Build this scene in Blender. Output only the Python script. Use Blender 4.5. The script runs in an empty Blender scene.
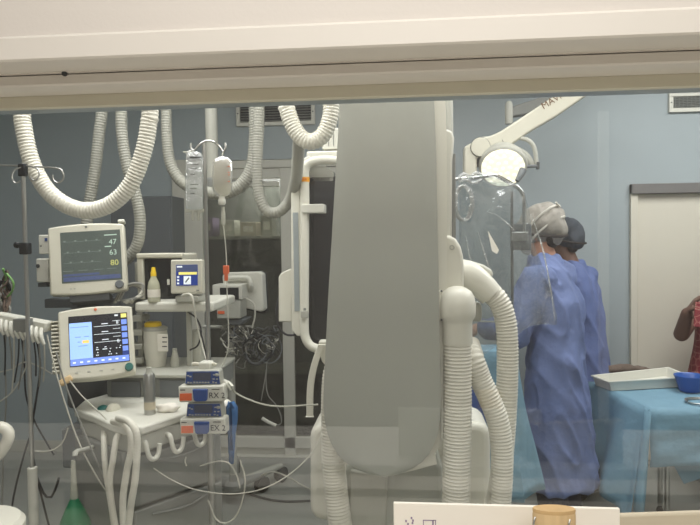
import bpy, math, random
from mathutils import Vector, Matrix, Euler, noise
random.seed(7)
SC = bpy.context.scene
COL = SC.collection
R = math.radians
PI = math.pi

# ------------------------------------------------------------------ camera
F = 650.0
EYE = Vector((0, 0, 1.6))
CAM_R = (Matrix.Rotation(R(5), 3, 'Z') @ Matrix.Rotation(R(90 - 1.98), 3, 'X') @ Matrix.Rotation(R(-0.8), 3, 'Z'))
cd = bpy.data.cameras.new('camera')
cam = bpy.data.objects.new('camera', cd)
COL.objects.link(cam)
cam.matrix_world = Matrix.Translation(EYE) @ CAM_R.to_4x4()
cd.sensor_width = 36.0
cd.lens = F / 700 * 36
cd.clip_start = 0.05
SC.camera = cam
UP = Vector((0, 0, 1))

def P(px, py, Y):
    """world point on the upright plane y = Y seen at pixel (px, py)"""
    d = CAM_R @ Vector(((px - 350) / F, (262.5 - py) / F, -1))
    return EYE + d * (Y / d.y)

# ------------------------------------------------------------------ materials
def lin(c):
    return tuple(((x / 255) / 12.92 if x / 255 <= 0.04045 else ((x / 255 + 0.055) / 1.055) ** 2.4) for x in c)

def mat(name, rgb, rough=0.5, metal=0.0, spec=0.4, var=0.05, scale=9.0, bump=0.0, bscale=60.0, stretch=None, emis=0.0, coat=0.0, alpha=None, trans=0.0):
    m = bpy.data.materials.new(name)
    m.use_nodes = True
    nt = m.node_tree
    b = nt.nodes['Principled BSDF']
    c = lin(rgb)
    tc = nt.nodes.new('ShaderNodeTexCoord')
    mp = nt.nodes.new('ShaderNodeMapping')
    nt.links.new(tc.outputs['Object'], mp.inputs['Vector'])
    if stretch:
        mp.inputs['Scale'].default_value = stretch
    n = nt.nodes.new('ShaderNodeTexNoise')
    n.inputs['Scale'].default_value = scale
    n.inputs['Detail'].default_value = 4
    nt.links.new(mp.outputs[0], n.inputs['Vector'])
    mx = nt.nodes.new('ShaderNodeMix')
    mx.data_type = 'RGBA'
    mx.inputs[6].default_value = tuple(max(0, x * (1 - var)) for x in c) + (1,)
    mx.inputs[7].default_value = tuple(min(1, x * (1 + var)) for x in c) + (1,)
    nt.links.new(n.outputs['Fac'], mx.inputs[0])
    nt.links.new(mx.outputs[2], b.inputs['Base Color'])
    b.inputs['Roughness'].default_value = rough
    b.inputs['Metallic'].default_value = metal
    b.inputs['Specular IOR Level'].default_value = spec
    if coat:
        b.inputs['Coat Weight'].default_value = coat
    if trans:
        b.inputs['Transmission Weight'].default_value = trans
    if alpha is not None:
        b.inputs['Alpha'].default_value = alpha
    if emis:
        nt.links.new(mx.outputs[2], b.inputs['Emission Color'])
        b.inputs['Emission Strength'].default_value = emis
    if bump:
        n2 = nt.nodes.new('ShaderNodeTexNoise')
        n2.inputs['Scale'].default_value = bscale
        n2.inputs['Detail'].default_value = 5
        nt.links.new(mp.outputs[0], n2.inputs['Vector'])
        bp = nt.nodes.new('ShaderNodeBump')
        bp.inputs['Strength'].default_value = bump
        bp.inputs['Distance'].default_value = 0.01
        nt.links.new(n2.outputs['Fac'], bp.inputs['Height'])
        nt.links.new(bp.outputs[0], b.inputs['Normal'])
    return m

def film(name, tint, gloss, diff, rough=0.06, bump=0.3, bscale=14.0, dcol=(225, 228, 228)):
    """thin clear sheet: mostly transparent, a little gloss and a little milky diffuse"""
    m = bpy.data.materials.new(name)
    m.use_nodes = True
    nt = m.node_tree
    nt.nodes.clear()
    out = nt.nodes.new('ShaderNodeOutputMaterial')
    tr = nt.nodes.new('ShaderNodeBsdfTransparent')
    tr.inputs[0].default_value = lin(tint) + (1,)
    gl = nt.nodes.new('ShaderNodeBsdfGlossy')
    gl.inputs['Roughness'].default_value = rough
    gl.inputs[0].default_value = (1, 1, 1, 1)
    df = nt.nodes.new('ShaderNodeBsdfDiffuse')
    df.inputs[0].default_value = lin(dcol) + (1,)
    m1 = nt.nodes.new('ShaderNodeMixShader')
    m1.inputs[0].default_value = diff
    m2 = nt.nodes.new('ShaderNodeMixShader')
    nt.links.new(tr.outputs[0], m1.inputs[1])
    nt.links.new(df.outputs[0], m1.inputs[2])
    nt.links.new(m1.outputs[0], m2.inputs[1])
    nt.links.new(gl.outputs[0], m2.inputs[2])
    fr = nt.nodes.new('ShaderNodeLayerWeight')
    fr.inputs[0].default_value = 0.25
    mr = nt.nodes.new('ShaderNodeMapRange')
    mr.inputs[3].default_value = gloss
    mr.inputs[4].default_value = min(1, gloss + 0.5)
    nt.links.new(fr.outputs['Fresnel'], mr.inputs[0])
    nt.links.new(mr.outputs[0], m2.inputs[0])
    if bump:
        tc = nt.nodes.new('ShaderNodeTexCoord')
        n = nt.nodes.new('ShaderNodeTexNoise')
        n.inputs['Scale'].default_value = bscale
        n.inputs['Detail'].default_value = 3
        n.inputs['Distortion'].default_value = 1.2
        nt.links.new(tc.outputs['Object'], n.inputs['Vector'])
        bp = nt.nodes.new('ShaderNodeBump')
        bp.inputs['Strength'].default_value = bump
        bp.inputs['Distance'].default_value = 0.03
        nt.links.new(n.outputs['Fac'], bp.inputs['Height'])
        nt.links.new(bp.outputs[0], gl.inputs['Normal'])
    nt.links.new(m2.outputs[0], out.inputs[0])
    return m

M = {}
def defmat(key, *a, **k):
    M[key] = mat(key, *a, **k)
defmat('frame_paint', (224, 219, 211), 0.45, var=0.025, scale=4, bump=0.04, bscale=30)
defmat('rear_wall', (176, 172, 168), 0.7, var=0.03)
defmat('control_floor', (216, 210, 198), 0.5, var=0.03)
defmat('olive_stop', (214, 210, 192), 0.5, var=0.05)
defmat('control_wall', (220, 214, 207), 0.7, var=0.02, scale=3, bump=0.05, bscale=120)
defmat('dark_groove', (70, 66, 62), 0.7)
defmat('wall_blue', (162, 172, 175), 0.55, var=0.05, scale=3, bump=0.1, bscale=160)
defmat('ceiling_white', (205, 205, 198), 0.8, var=0.03)
defmat('vinyl_floor', (146, 148, 142), 0.32, var=0.06, scale=5, bump=0.03, bscale=40)
defmat('white_plastic', (214, 213, 202), 0.38, var=0.03)
defmat('cream_plastic', (207, 204, 188), 0.42, var=0.03)
defmat('warm_white', (222, 220, 207), 0.35, var=0.02)
defmat('grey_plate', (172, 174, 165), 0.42, var=0.02, scale=3, spec=0.35)
defmat('light_grey', (176, 176, 166), 0.45)
defmat('mid_grey', (128, 130, 126), 0.5)
defmat('dark_grey', (74, 77, 78), 0.5)
defmat('slate', (104, 109, 112), 0.5)
defmat('black_plastic', (32, 35, 38), 0.4)
defmat('black_glass', (26, 30, 34), 0.12, spec=0.5)
defmat('rubber', (38, 38, 40), 0.7)
defmat('steel', (178, 178, 174), 0.28, metal=0.9, var=0.03)
defmat('chrome', (205, 205, 202), 0.12, metal=1.0, var=0.02)
defmat('door_cream', (214, 209, 194), 0.5, var=0.03, scale=2)
defmat('header_grey', (118, 116, 114), 0.5)
defmat('cabinet_cream', (200, 199, 188), 0.45, var=0.03)
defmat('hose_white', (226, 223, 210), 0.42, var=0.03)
defmat('hose_hazed', (158, 158, 148), 0.5, var=0.05)  # greyer tone stands in for hoses dimmed behind reflections
defmat('pump_blue', (42, 74, 138), 0.35)
defmat('pump_orange', (226, 104, 58), 0.5)
defmat('clamp_orange', (226, 110, 70), 0.4)
defmat('lcd_grey', (70, 76, 96), 0.2)
defmat('ink', (58, 58, 62), 0.7)
defmat('yellow', (232, 196, 40), 0.4)
defmat('amber', (246, 170, 30), 0.4)
defmat('liquid', (206, 206, 182), 0.25, alpha=0.75)
defmat('green_bag', (24, 112, 74), 0.38, var=0.12)
defmat('teal', (40, 104, 98), 0.4)
defmat('blue_cloth', (52, 100, 152), 0.8, var=0.1, bump=0.3, bscale=40)
defmat('drape_blue', (112, 149, 168), 0.7, var=0.08, scale=6, bump=0.7, bscale=16)
defmat('gown_blue', (104, 120, 164), 0.75, var=0.1, scale=7, bump=0.7, bscale=20)
defmat('gown_deep', (88, 104, 150), 0.75, var=0.1, scale=7, bump=0.7, bscale=20)
defmat('cap_grey', (150, 146, 138), 0.85, var=0.14, scale=30, bump=0.3)
defmat('cap_dark', (64, 70, 78), 0.85, var=0.2, scale=40, bump=0.3)
defmat('mask_white', (214, 210, 200), 0.85)
defmat('skin_tan', (186, 140, 118), 0.5, var=0.06, scale=20)
defmat('skin_brown', (108, 80, 68), 0.5, var=0.08, scale=20)
defmat('hair_dark', (40, 34, 32), 0.6, var=0.2, scale=80)
defmat('trouser_dark', (40, 46, 66), 0.85, var=0.1)
defmat('wood', (208, 180, 136), 0.5, var=0.2, scale=8, stretch=(14, 14, 1.2), bump=0.1)
defmat('wood_rim', (196, 164, 116), 0.6, var=0.2, scale=40)
defmat('card_white', (238, 233, 222), 0.6, var=0.01)
defmat('eye_white', (230, 228, 222), 0.3)
defmat('tube_clear', (206, 206, 192), 0.25, alpha=0.62)
defmat('cable_white', (196, 194, 182), 0.45)
defmat('cable_grey', (140, 140, 134), 0.5)
defmat('cable_black', (40, 42, 46), 0.5)
defmat('brown_cloth', (106, 92, 82), 0.85, var=0.25, scale=30, bump=0.4)
defmat('bowl_blue', (40, 84, 158), 0.35)
defmat('sky_band', (168, 178, 184), 0.4)
defmat('brown_ink', (112, 84, 58), 0.6)
defmat('inset_grey', (158, 166, 168), 0.4)
defmat('lilac', (146, 130, 158), 0.6)
defmat('beige_print', (196, 186, 164), 0.6)
defmat('tag_green', (120, 168, 96), 0.5)
for k, c, e in (('scr_blue', (150, 185, 245), 0.9), ('scr_btn', (112, 140, 226), 0.8), ('scr_navy', (36, 58, 130), 0.55), ('scr_yellow', (228, 216, 120), 0.8),
                ('scr_white', (220, 226, 232), 0.8), ('scr_amber', (246, 200, 110), 0.8), ('scr_black', (26, 28, 36), 0.25), ('scr_dim', (78, 86, 82), 0.35), ('scr_dimline', (110, 120, 114), 0.45),
                ('scr_dimblue', (72, 82, 116), 0.5), ('scr_dimnum', (170, 190, 176), 0.6), ('scr_dimyel', (186, 186, 112), 0.55)):
    defmat(k, c, 0.25, emis=e, var=0.02)
defmat('lamp_glow', (246, 240, 220), 0.3, emis=0.95, var=0.12, scale=38)
defmat('lamp_cell', (255, 250, 232), 0.3, emis=1.15, var=0.05, scale=45)
M['plastic_film'] = film('plastic_film', (240, 243, 244), 0.06, 0.05, rough=0.12, bump=0.9, bscale=9)
M['acrylic'] = film('acrylic', (238, 241, 241), 0.03, 0.05, rough=0.05, bump=0.0)
M['window_glass'] = film('window_glass', (248, 249, 249), 0.046, 0.0, rough=0.0, bump=0.0)
M['cabinet_glass'] = film('cabinet_glass', (214, 216, 210), 0.04, 0.06, rough=0.04, bump=0.0, dcol=(140, 142, 136))
M['bag_clear'] = film('bag_clear', (232, 235, 233), 0.14, 0.30, rough=0.12, bump=0.8, bscale=34)
M['bag_milky'] = film('bag_milky', (220, 220, 212), 0.06, 0.42, rough=0.2, bump=0.2, bscale=30, dcol=(226, 222, 210))

def cloth_pattern(name):
    m = mat(name, (150, 40, 56), 0.8)
    nt = m.node_tree
    b = nt.nodes['Principled BSDF']
    tc = nt.nodes.new('ShaderNodeTexCoord')
    v = nt.nodes.new('ShaderNodeTexVoronoi')
    v.inputs['Scale'].default_value = 24
    v.feature = 'DISTANCE_TO_EDGE'
    nt.links.new(tc.outputs['Object'], v.inputs['Vector'])
    cr = nt.nodes.new('ShaderNodeValToRGB')
    e = cr.color_ramp.elements
    e[0].position = 0.0
    e[0].color = lin((170, 140, 122)) + (1,)
    e[1].position = 0.1
    e[1].color = lin((128, 44, 52)) + (1,)
    e.new(0.055).color = lin((150, 40, 56)) + (1,)
    nt.links.new(v.outputs['Distance'], cr.inputs[0])
    nt.links.new(cr.outputs[0], b.inputs['Base Color'])
    return m
M['red_print'] = cloth_pattern('red_print')

# ------------------------------------------------------------------ mesh builder
def catmull(pts, step):
    pts = [Vector(p) for p in pts]
    if len(pts) < 3:
        n = max(1, int((pts[1] - pts[0]).length / step))
        return [pts[0].lerp(pts[1], i / n) for i in range(n + 1)]
    q = [pts[0] * 2 - pts[1]] + pts + [pts[-1] * 2 - pts[-2]]
    dense = []
    for i in range(1, len(q) - 2):
        a, b, c, d = q[i - 1:i + 3]
        for k in range(16):
            t = k / 16
            dense.append(0.5 * ((2 * b) + (c - a) * t + (2 * a - 5 * b + 4 * c - d) * t * t + (3 * b - a - 3 * c + d) * t ** 3))
    dense.append(pts[-1])
    L = [0.0]
    for i in range(1, len(dense)):
        L.append(L[-1] + (dense[i] - dense[i - 1]).length)
    n = max(2, int(L[-1] / step))
    out, j = [], 0
    for i in range(n + 1):
        s = L[-1] * i / n
        while j < len(L) - 2 and L[j + 1] < s:
            j += 1
        t = (s - L[j]) / max(1e-9, L[j + 1] - L[j])
        out.append(dense[j].lerp(dense[j + 1], min(1, max(0, t))))
    return out

class MB:
    def __init__(s, M_=None):
        s.v, s.f, s.mi, s.m, s.M = [], [], [], 0, (M_ or Matrix())
    def add(s, vs, fs):
        b = len(s.v)
        s.v += [s.M @ Vector(v) for v in vs]
        s.f += [[i + b for i in f] for f in fs]
        s.mi += [s.m] * len(fs)
        return s
    def box(s, c, d, rot=None):
        c = Vector(c)
        rt = rot.to_matrix() if isinstance(rot, Euler) else (rot or Matrix.Identity(3))
        vs = [c + rt @ Vector((x * d[0] / 2, y * d[1] / 2, z * d[2] / 2)) for x in (-1, 1) for y in (-1, 1) for z in (-1, 1)]
        return s.add(vs, [(0, 1, 3, 2), (4, 6, 7, 5), (0, 4, 5, 1), (2, 3, 7, 6), (0, 2, 6, 4), (1, 5, 7, 3)])
    def span(s, a, b):
        a, b = Vector(a), Vector(b)
        return s.box((a + b) / 2, [abs(t) for t in (b - a)])
    def pbox(s, x0, y0, x1, y1, Y, D):
        c = P((x0 + x1) / 2, (y0 + y1) / 2, Y)
        w, h = (x1 - x0) / F * Y, (y1 - y0) / F * Y
        return s.box((c.x, Y + D / 2, c.z), (w, D, h))
    def sweep(s, pts, rad, n=12, caps=True, flat=1.0):
        pts = [Vector(p) for p in pts]
        m = len(pts)
        if not isinstance(rad, (list, tuple)):
            rad = [rad] * m
        t0 = (pts[1] - pts[0]).normalized()
        u = t0.orthogonal().normalized()
        vs, fs = [], []
        for i, p in enumerate(pts):
            t = (pts[min(i + 1, m - 1)] - pts[max(i - 1, 0)])
            t = t.normalized() if t.length > 1e-9 else t0
            u = (u - t * u.dot(t))
            u = u.normalized() if u.length > 1e-9 else t.orthogonal().normalized()
            w = t.cross(u)
            for k in range(n):
                a = 2 * PI * k / n
                vs.append(p + (u * math.cos(a) + w * math.sin(a) * flat) * rad[i])
        for i in range(m - 1):
            for k in range(n):
                k2 = (k + 1) % n
                fs.append((i * n + k, i * n + k2, (i + 1) * n + k2, (i + 1) * n + k))
        if caps:
            fs.append(tuple(range(n - 1, -1, -1)))
            fs.append(tuple((m - 1) * n + k for k in range(n)))
        return s.add(vs, fs)
    def tube(s, pts, r, n=10, step=0.03, ends=None):
        q = catmull(pts, step)
        if isinstance(r, (list, tuple)):
            m = len(q) - 1
            rr = []
            for i in range(m + 1):
                t = i / m * (len(r) - 1)
                j = min(int(t), len(r) - 2)
                rr.append(r[j] + (r[j + 1] - r[j]) * (t - j))
            r = rr
        return s.sweep(q, r, n)
    def cyl(s, a, b, r, r2=None, n=20):
        return s.sweep([a, b], [r, r if r2 is None else r2], n)
    def hose(s, pts, r, pitch=0.014, amp=0.1, n=20):
        q = catmull(pts, pitch / 4)
        m = len(q) - 1
        rr = []
        for i in range(m + 1):
            base = r
            if isinstance(r, (list, tuple)):
                t = i / m * (len(r) - 1)
                j = min(int(t), len(r) - 2)
                base = r[j] + (r[j + 1] - r[j]) * (t - j)
            rr.append(base * (1.0, 1.0, 1 - amp, 1 - amp)[i % 4])
        return s.sweep(q, rr, n)
    def lathe(s, o, prof, ax=UP, n=28):
        ax = Vector(ax).normalized()
        u = ax.orthogonal().normalized()
        w = ax.cross(u)
        o = Vector(o)
        vs, fs = [], []
        for r, h in prof:
            for k in range(n):
                a = 2 * PI * k / n
                vs.append(o + ax * h + (u * math.cos(a) + w * math.sin(a)) * max(r, 1e-4))
        for i in range(len(prof) - 1):
            for k in range(n):
                k2 = (k + 1) % n
                fs.append((i * n + k, i * n + k2, (i + 1) * n + k2, (i + 1) * n + k))
        fs.append(tuple(range(n - 1, -1, -1)))
        fs.append(tuple((len(prof) - 1) * n + k for k in range(n)))
        return s.add(vs, fs)
    def ell(s, c, r, n=20, m=12, rot=None):
        c = Vector(c)
        rt = rot.to_matrix() if isinstance(rot, Euler) else (rot or Matrix.Identity(3))
        r = r if isinstance(r, (tuple, list)) else (r, r, r)
        vs, fs = [], []
        for i in range(m + 1):
            th = PI * i / m
            for k in range(n):
                a = 2 * PI * k / n
                q = Vector((r[0] * max(math.sin(th), 1e-4) * math.cos(a), r[1] * max(math.sin(th), 1e-4) * math.sin(a), -r[2] * math.cos(th)))
                vs.append(c + rt @ q)
        for i in range(m):
            for k in range(n):
                k2 = (k + 1) % n
                fs.append((i * n + k, i * n + k2, (i + 1) * n + k2, (i + 1) * n + k))
        fs.append(tuple(range(n - 1, -1, -1)))
        fs.append(tuple(m * n + k for k in range(n)))
        return s.add(vs, fs)
    def prism(s, poly, off):
        """closed outline (3-D points) pushed along the vector off"""
        off = Vector(off)
        a = [Vector(p) for p in poly]
        n = len(a)
        vs = a + [p + off for p in a]
        fs = [tuple(range(n)), tuple(range(2 * n - 1, n - 1, -1))]
        fs += [(i, n + i, n + (i + 1) % n, (i + 1) % n) for i in range(n)]
        return s.add(vs, fs)
    def text(s, t, size, o, ux=(1, 0, 0), uz=(0, 0, 1), depth=0.0006, align='LEFT'):
        cu = bpy.data.curves.new('t', 'FONT')
        cu.body = t
        cu.size = size
        cu.align_x = align
        cu.extrude = depth
        cu.resolution_u = 3
        ob = bpy.data.objects.new('t', cu)
        COL.objects.link(ob)
        dg = bpy.context.evaluated_depsgraph_get()
        me = bpy.data.meshes.new_from_object(ob.evaluated_get(dg))
        ux, uz, o = Vector(ux), Vector(uz), Vector(o)
        un = ux.cross(uz)
        s.add([o + ux * v.co.x + uz * v.co.y + un * v.co.z for v in me.vertices], [list(p.vertices) for p in me.polygons])
        bpy.data.objects.remove(ob)
        bpy.data.curves.remove(cu)
        bpy.data.meshes.remove(me)
        return s

WL = {}
def root(name, label, cat, loc, group=None):
    o = bpy.data.objects.new(name, None)
    o.empty_display_size = 0.05
    COL.objects.link(o)
    o.location = loc
    WL[o] = Vector(loc)
    o['label'] = label
    o['category'] = cat
    if group:
        o['group'] = group
    return o

def part(name, mb, mats, parent=None, bevel=0.0, seg=2, smooth=True, label=None, sharp=38, mods=None, origin=None):
    me = bpy.data.meshes.new(name)
    if parent is None:
        if origin is None:
            lo = [min(v[i] for v in mb.v) for i in range(3)]
            hi = [max(v[i] for v in mb.v) for i in range(3)]
            origin = Vector(((lo[0] + hi[0]) / 2, (lo[1] + hi[1]) / 2, lo[2]))
        off = Vector(origin)
    else:
        off = WL[parent]
    me.from_pydata([tuple(v - off) for v in mb.v], [], mb.f)
    me.validate()
    if not isinstance(mats, (list, tuple)):
        mats = [mats]
    for m in mats:
        me.materials.append(M[m] if isinstance(m, str) else m)
    if len(me.polygons) == len(mb.mi):
        me.polygons.foreach_set('material_index', mb.mi)
    if smooth:
        me.polygons.foreach_set('use_smooth', [True] * len(me.polygons))
        me.set_sharp_from_angle(angle=R(sharp))
    o = bpy.data.objects.new(name, me)
    COL.objects.link(o)
    if parent is None:
        o.location = off
        WL[o] = off.copy()
    else:
        o.parent = parent
        WL[o] = off.copy()
    if bevel:
        b = o.modifiers.new('bevel', 'BEVEL')
        b.width = bevel
        b.segments = seg
        b.limit_method = 'ANGLE'
        b.angle_limit = R(35)
        b.harden_normals = False
    if label:
        o['label'] = label
    return o

def thing(name, mb, mats, label, cat, group=None, **k):
    o = part(name, mb, mats, None, **k)
    o['label'] = label
    o['category'] = cat
    if group:
        o['group'] = group
    return o

def struct(name, mb, mats, parent=None, **k):
    o = part(name, mb, mats, parent, **k)
    if parent is None:
        o['kind'] = 'structure'
    return o

def remesh(mb, voxel, smooth=3, disp=None):
    """fuse overlapping closed shapes into one continuous skin; returns a new builder"""
    me = bpy.data.meshes.new('r')
    me.from_pydata([tuple(v) for v in mb.v], [], mb.f)
    ob = bpy.data.objects.new('r', me)
    COL.objects.link(ob)
    md = ob.modifiers.new('r', 'REMESH')
    md.mode = 'VOXEL'
    md.voxel_size = voxel
    if smooth:
        sm = ob.modifiers.new('s', 'SMOOTH')
        sm.iterations = smooth
        sm.factor = 0.5
    dg = bpy.context.evaluated_depsgraph_get()
    ev = bpy.data.meshes.new_from_object(ob.evaluated_get(dg))
    out = MB()
    out.v = [v.co.copy() for v in ev.vertices]
    if disp:
        nn = [v.normal.copy() for v in ev.vertices]
        out.v = [v + n * disp(v) for v, n in zip(out.v, nn)]
    out.f = [list(p.vertices) for p in ev.polygons]
    out.mi = [0] * len(out.f)
    bpy.data.objects.remove(ob)
    bpy.data.meshes.remove(me)
    bpy.data.meshes.remove(ev)
    return out

def copy_tree(o, parent=None):
    c = o.copy()
    COL.objects.link(c)
    if parent:
        c.parent = parent
    WL[c] = WL[o]
    for ch in [x for x in COL.objects if x.parent == o]:
        copy_tree(ch, c)
    return c

# ------------------------------------------------------------------ the setting
YB = 4.74            # back wall of the procedure room
XL, XR, ZC = -3.6, 3.8, 3.0
mb = MB(); mb.span((XL - .2, 1.44, -.1), (XR + .2, 5.7, 0)); struct('floor', mb, 'vinyl_floor')
mb = MB(); mb.span((XL - .2, -2.6, -.1), (XR + .2, 1.44, 0)); struct('floor_control', mb, 'control_floor')
mb = MB(); mb.span((XL - .2, -2.6, ZC), (XR + .2, 5.7, ZC + .1)); struct('ceiling', mb, 'ceiling_white')
mb = MB(); mb.span((XL - .15, 1.56, 0), (XL, YB, ZC)); struct('wall_left', mb, 'wall_blue')
mb = MB(); mb.span((XR, 1.56, 0), (XR + .15, YB, ZC)); struct('wall_right', mb, 'wall_blue')
# back wall with the store opening (door_1) and the right-hand doorway (door_2)
ox0, ox1 = P(176, 300, YB).x, P(352, 300, YB).x
oz = P(235, 160, YB).z
dx0, dx1 = P(629.5, 260, YB).x, P(629.5, 260, YB).x + 1.12
dz = P(650, 184, YB).z
mb = MB()
mb.span((XL - .15, YB, 0), (ox0, YB + .14, ZC))
mb.span((ox0, YB, oz), (ox1, YB + .14, ZC))
mb.span((ox1, YB, 0), (dx0, YB + .14, ZC))
mb.span((dx0, YB, dz), (dx1, YB + .14, ZC))
mb.span((dx1, YB, 0), (XR + .15, YB + .14, ZC))
struct('wall_back', mb, 'wall_blue', smooth=False)
# store recess behind the glazed door
mb = MB()
mb.span((ox0 - .1, YB + .62, 0), (ox1 + .1, YB + .68, oz + .1))
mb.span((ox0 - .1, YB + .14, 0), (ox0 - .04, YB + .62, oz + .1))
mb.span((ox1 + .04, YB + .14, 0), (ox1 + .1, YB + .62, oz + .1))
mb.span((ox0 - .04, YB + .14, oz), (ox1 + .04, YB + .62, oz + .06))
struct('wall_store', mb, 'mid_grey', smooth=False)

# door_1: glazed white sliding door across the store
d1 = MB()
def fr(mb, x0, y0, x1, y1, D0=-.03, D1=.05):
    a, b = P(x0, (y0 + y1) / 2, YB), P(x1, (y0 + y1) / 2, YB)
    z1, z0 = P((x0 + x1) / 2, y0, YB).z, P((x0 + x1) / 2, y1, YB).z
    mb.span((a.x, YB + D0, max(0, z0)), (b.x, YB + D1, z1))
fr(d1, 176, 160, 205, 462); fr(d1, 205, 160, 352, 168); fr(d1, 205, 168, 352, 178, -.015); fr(d1, 205, 182, 278, 187, -.02)
fr(d1, 283, 168, 294, 462); fr(d1, 205, 436, 352, 447); fr(d1, 205, 454, 352, 463, -.06)
fr(d1, 205, 447, 352, 454, 0.0)
door1 = struct('door_1', d1, 'cabinet_cream', bevel=.004)
g = MB(); fr(g, 205, 187, 283, 437, .0, .012); part('left_pane', g, 'cabinet_glass', door1)
g = MB(); fr(g, 294, 178, 352, 437, .0, .012); part('right_pane', g, 'cabinet_glass', door1)
# store shelf and what stands on it
zs = P(245, 236, YB + .3).z
mb = MB(); mb.span((ox0 - .04, YB + .2, zs - .025), (ox1 + .04, YB + .62, zs)); struct('trim_1', mb, 'light_grey', bevel=.003)
store = [(209, 226, .10, .15, 'lilac', 'purple carton on the store shelf behind the IV bags'),
         (229, 222, .12, .13, 'white_plastic', 'white carton on the store shelf under the round drip bottle'),
         (250, 226, .13, .11, 'beige_print', 'beige carton on the store shelf behind the glass door'),
         (268, 223, .09, .16, 'light_grey', 'tall grey carton at the right end of the store shelf')]
for px, py, w, h, m, lb in store:
    x = P(px, py, YB + .36).x
    b = MB(); b.span((x - w / 2, YB + .3, zs), (x + w / 2, YB + .48, zs + h))
    t = thing('carton', b, m, lb, 'box', 'cartons on the store shelf', bevel=.004)
    l = MB(); l.span((x - w * .3, YB + .298, zs + h * .3), (x + w * .3, YB + .3005, zs + h * .7)); part('carton_label', l, 'card_white', t, label='pale paper label')
zl = P(245, 300, YB + .3).z
mb = MB(); mb.span((ox0 - .04, YB + .3, .55), (ox1 + .04, YB + .62, .58)); struct('trim_2', mb, 'light_grey', bevel=.003)

# door_2: cream sliding door on the right
mb = MB()
xf = (dx0, P(636.5, 260, YB).x)
mb.span((xf[0], YB - .03, 0), (xf[1], YB + .06, dz)); mb.span((dx1 - .05, YB - .03, 0), (dx1, YB + .06, dz))
mb.m = 1; mb.span((dx0, YB - .05, P(650, 194, YB).z), (dx1, YB + .06, dz)); 
door2 = struct('door_2', mb, ['door_cream', 'header_grey'], bevel=.004)
mb = MB(); mb.span((xf[1], YB + .0, 0.005), (dx1 - .05, YB + .045, P(650, 194, YB).z)); leaf = part('door_leaf', mb, 'door_cream', door2, bevel=.003)
mb = MB(); mb.box(((xf[1] + dx1) / 2 + .34, YB - .012, 1.02), (.03, .03, .3)); part('door_handle', mb, 'steel', leaf, bevel=.006)
mb = MB(); mb.span((dx0 - .1, YB + .16, 0), (dx1 + .1, YB + .2, dz + .1)); struct('wall_passage', mb, 'door_cream')
# skirting
mb = MB(); mb.span((ox1 + .001, YB - .012, 0), (dx0 - .001, YB, .09)); mb.span((XL, YB - .012, 0), (ox0 - .001, YB, .09)); struct('baseboard_back', mb, 'light_grey', bevel=.003)

# ventilation grilles high on the back wall
def vent(px0, py0, px1, py1, label, mesh=False):
    a, b = P(px0, py1, YB), P(px1, py0, YB)
    zc, w, h = (a.z + b.z) / 2, b.x - a.x, b.z - a.z
    xc = (a.x + b.x) / 2
    rt = root('vent_grille', label, 'vent', (xc, YB, a.z), 'ventilation grilles')
    f = MB(); t = .028
    f.box((xc, YB - .012, zc + h / 2 - t / 2), (w, .024, t)); f.box((xc, YB - .012, zc - h / 2 + t / 2), (w, .024, t))
    f.box((xc - w / 2 + t / 2, YB - .012, zc), (t, .024, h - 2 * t)); f.box((xc + w / 2 - t / 2, YB - .012, zc), (t, .024, h - 2 * t))
    part('grille_frame', f, 'white_plastic', rt, bevel=.003)
    bk = MB(); bk.box((xc, YB - .002, zc), (w - 2 * t, .004, h - 2 * t)); part('duct_backing', bk, 'black_plastic', rt)
    s = MB(); n = 7
    for i in range(n):
        z = zc - h / 2 + t + (h - 2 * t) * (i + .5) / n
        s.box((xc, YB - .012, z), (w - 2 * t, .012, .006), Euler((R(32), 0, 0)))
    if mesh:
        for i in range(16):
            s.box((xc - w / 2 + t + (w - 2 * t) * (i + .5) / 16, YB - .016, zc), (.004, .004, h - 2 * t))
    else:
        for i in (1, 2):
            s.box((xc - w / 2 + t + (w - 2 * t) * i / 3, YB - .012, zc), (.02, .02, h - 2 * t))
    part('louvre', s, 'mid_grey', rt)
    sc = MB()
    for sx in (-1, 1):
        sc = MB()
        sc.cyl((xc + sx * (w / 2 - t / 2), YB - .026, zc), (xc + sx * (w / 2 - t / 2), YB - .02, zc), .005, n=10)
        part('screw', sc, 'dark_grey', rt)
vent(237, 99, 315, 127, 'white framed louvred vent behind the looping hoses')
vent(668, 91, 742, 113, 'white framed vent with square mesh above the cream door', True)

# dark wall board and the tall grey cabinet on the left
# ------------------------------------------------------------------ the partition with the viewing window
wx0, wx1 = -1.75, 1.75
ZH = 2.03
mb = MB()
mb.span((XL - .2, 1.315, ZH - .01), (XR + .2, 1.56, ZC)); mb.span((XL - .2, 1.315, 0), (XR + .2, 1.56, .82))
mb.span((XL - .2, 1.315, .82), (wx0, 1.56, ZH - .01)); mb.span((wx1, 1.315, .82), (XR + .2, 1.56, ZH - .01))
struct('wall_front', mb, 'control_wall', smooth=False)
prof = [(1.32, 2.033), (1.302, 2.033), (1.296, 2.027), (1.296, 1.984), (1.300, 1.980), (1.390, 1.980), (1.3905, 1.977), (1.400, 1.977), (1.400, 1.974), (1.391, 1.974), (1.391, 1.955), (1.395, 1.9515), (1.480, 1.9515), (1.50, 1.9515), (1.50, 2.03)]
mb = MB(); mb.prism([(wx0 - .1, y, z) for y, z in prof], (wx1 - wx0 + .2, 0, 0))
win = struct('window_1', mb, 'frame_paint', sharp=25)
mb = MB(); mb.span((wx0, 1.484, 1.9235), (wx1, 1.506, 1.952)); part('glazing_stop', mb, 'olive_stop', win, bevel=.002)
mb = MB(); mb.span((wx0, 1.506, 1.926), (wx1, 1.562, 1.952)); part('window_head', mb, 'sky_band', win)
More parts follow.
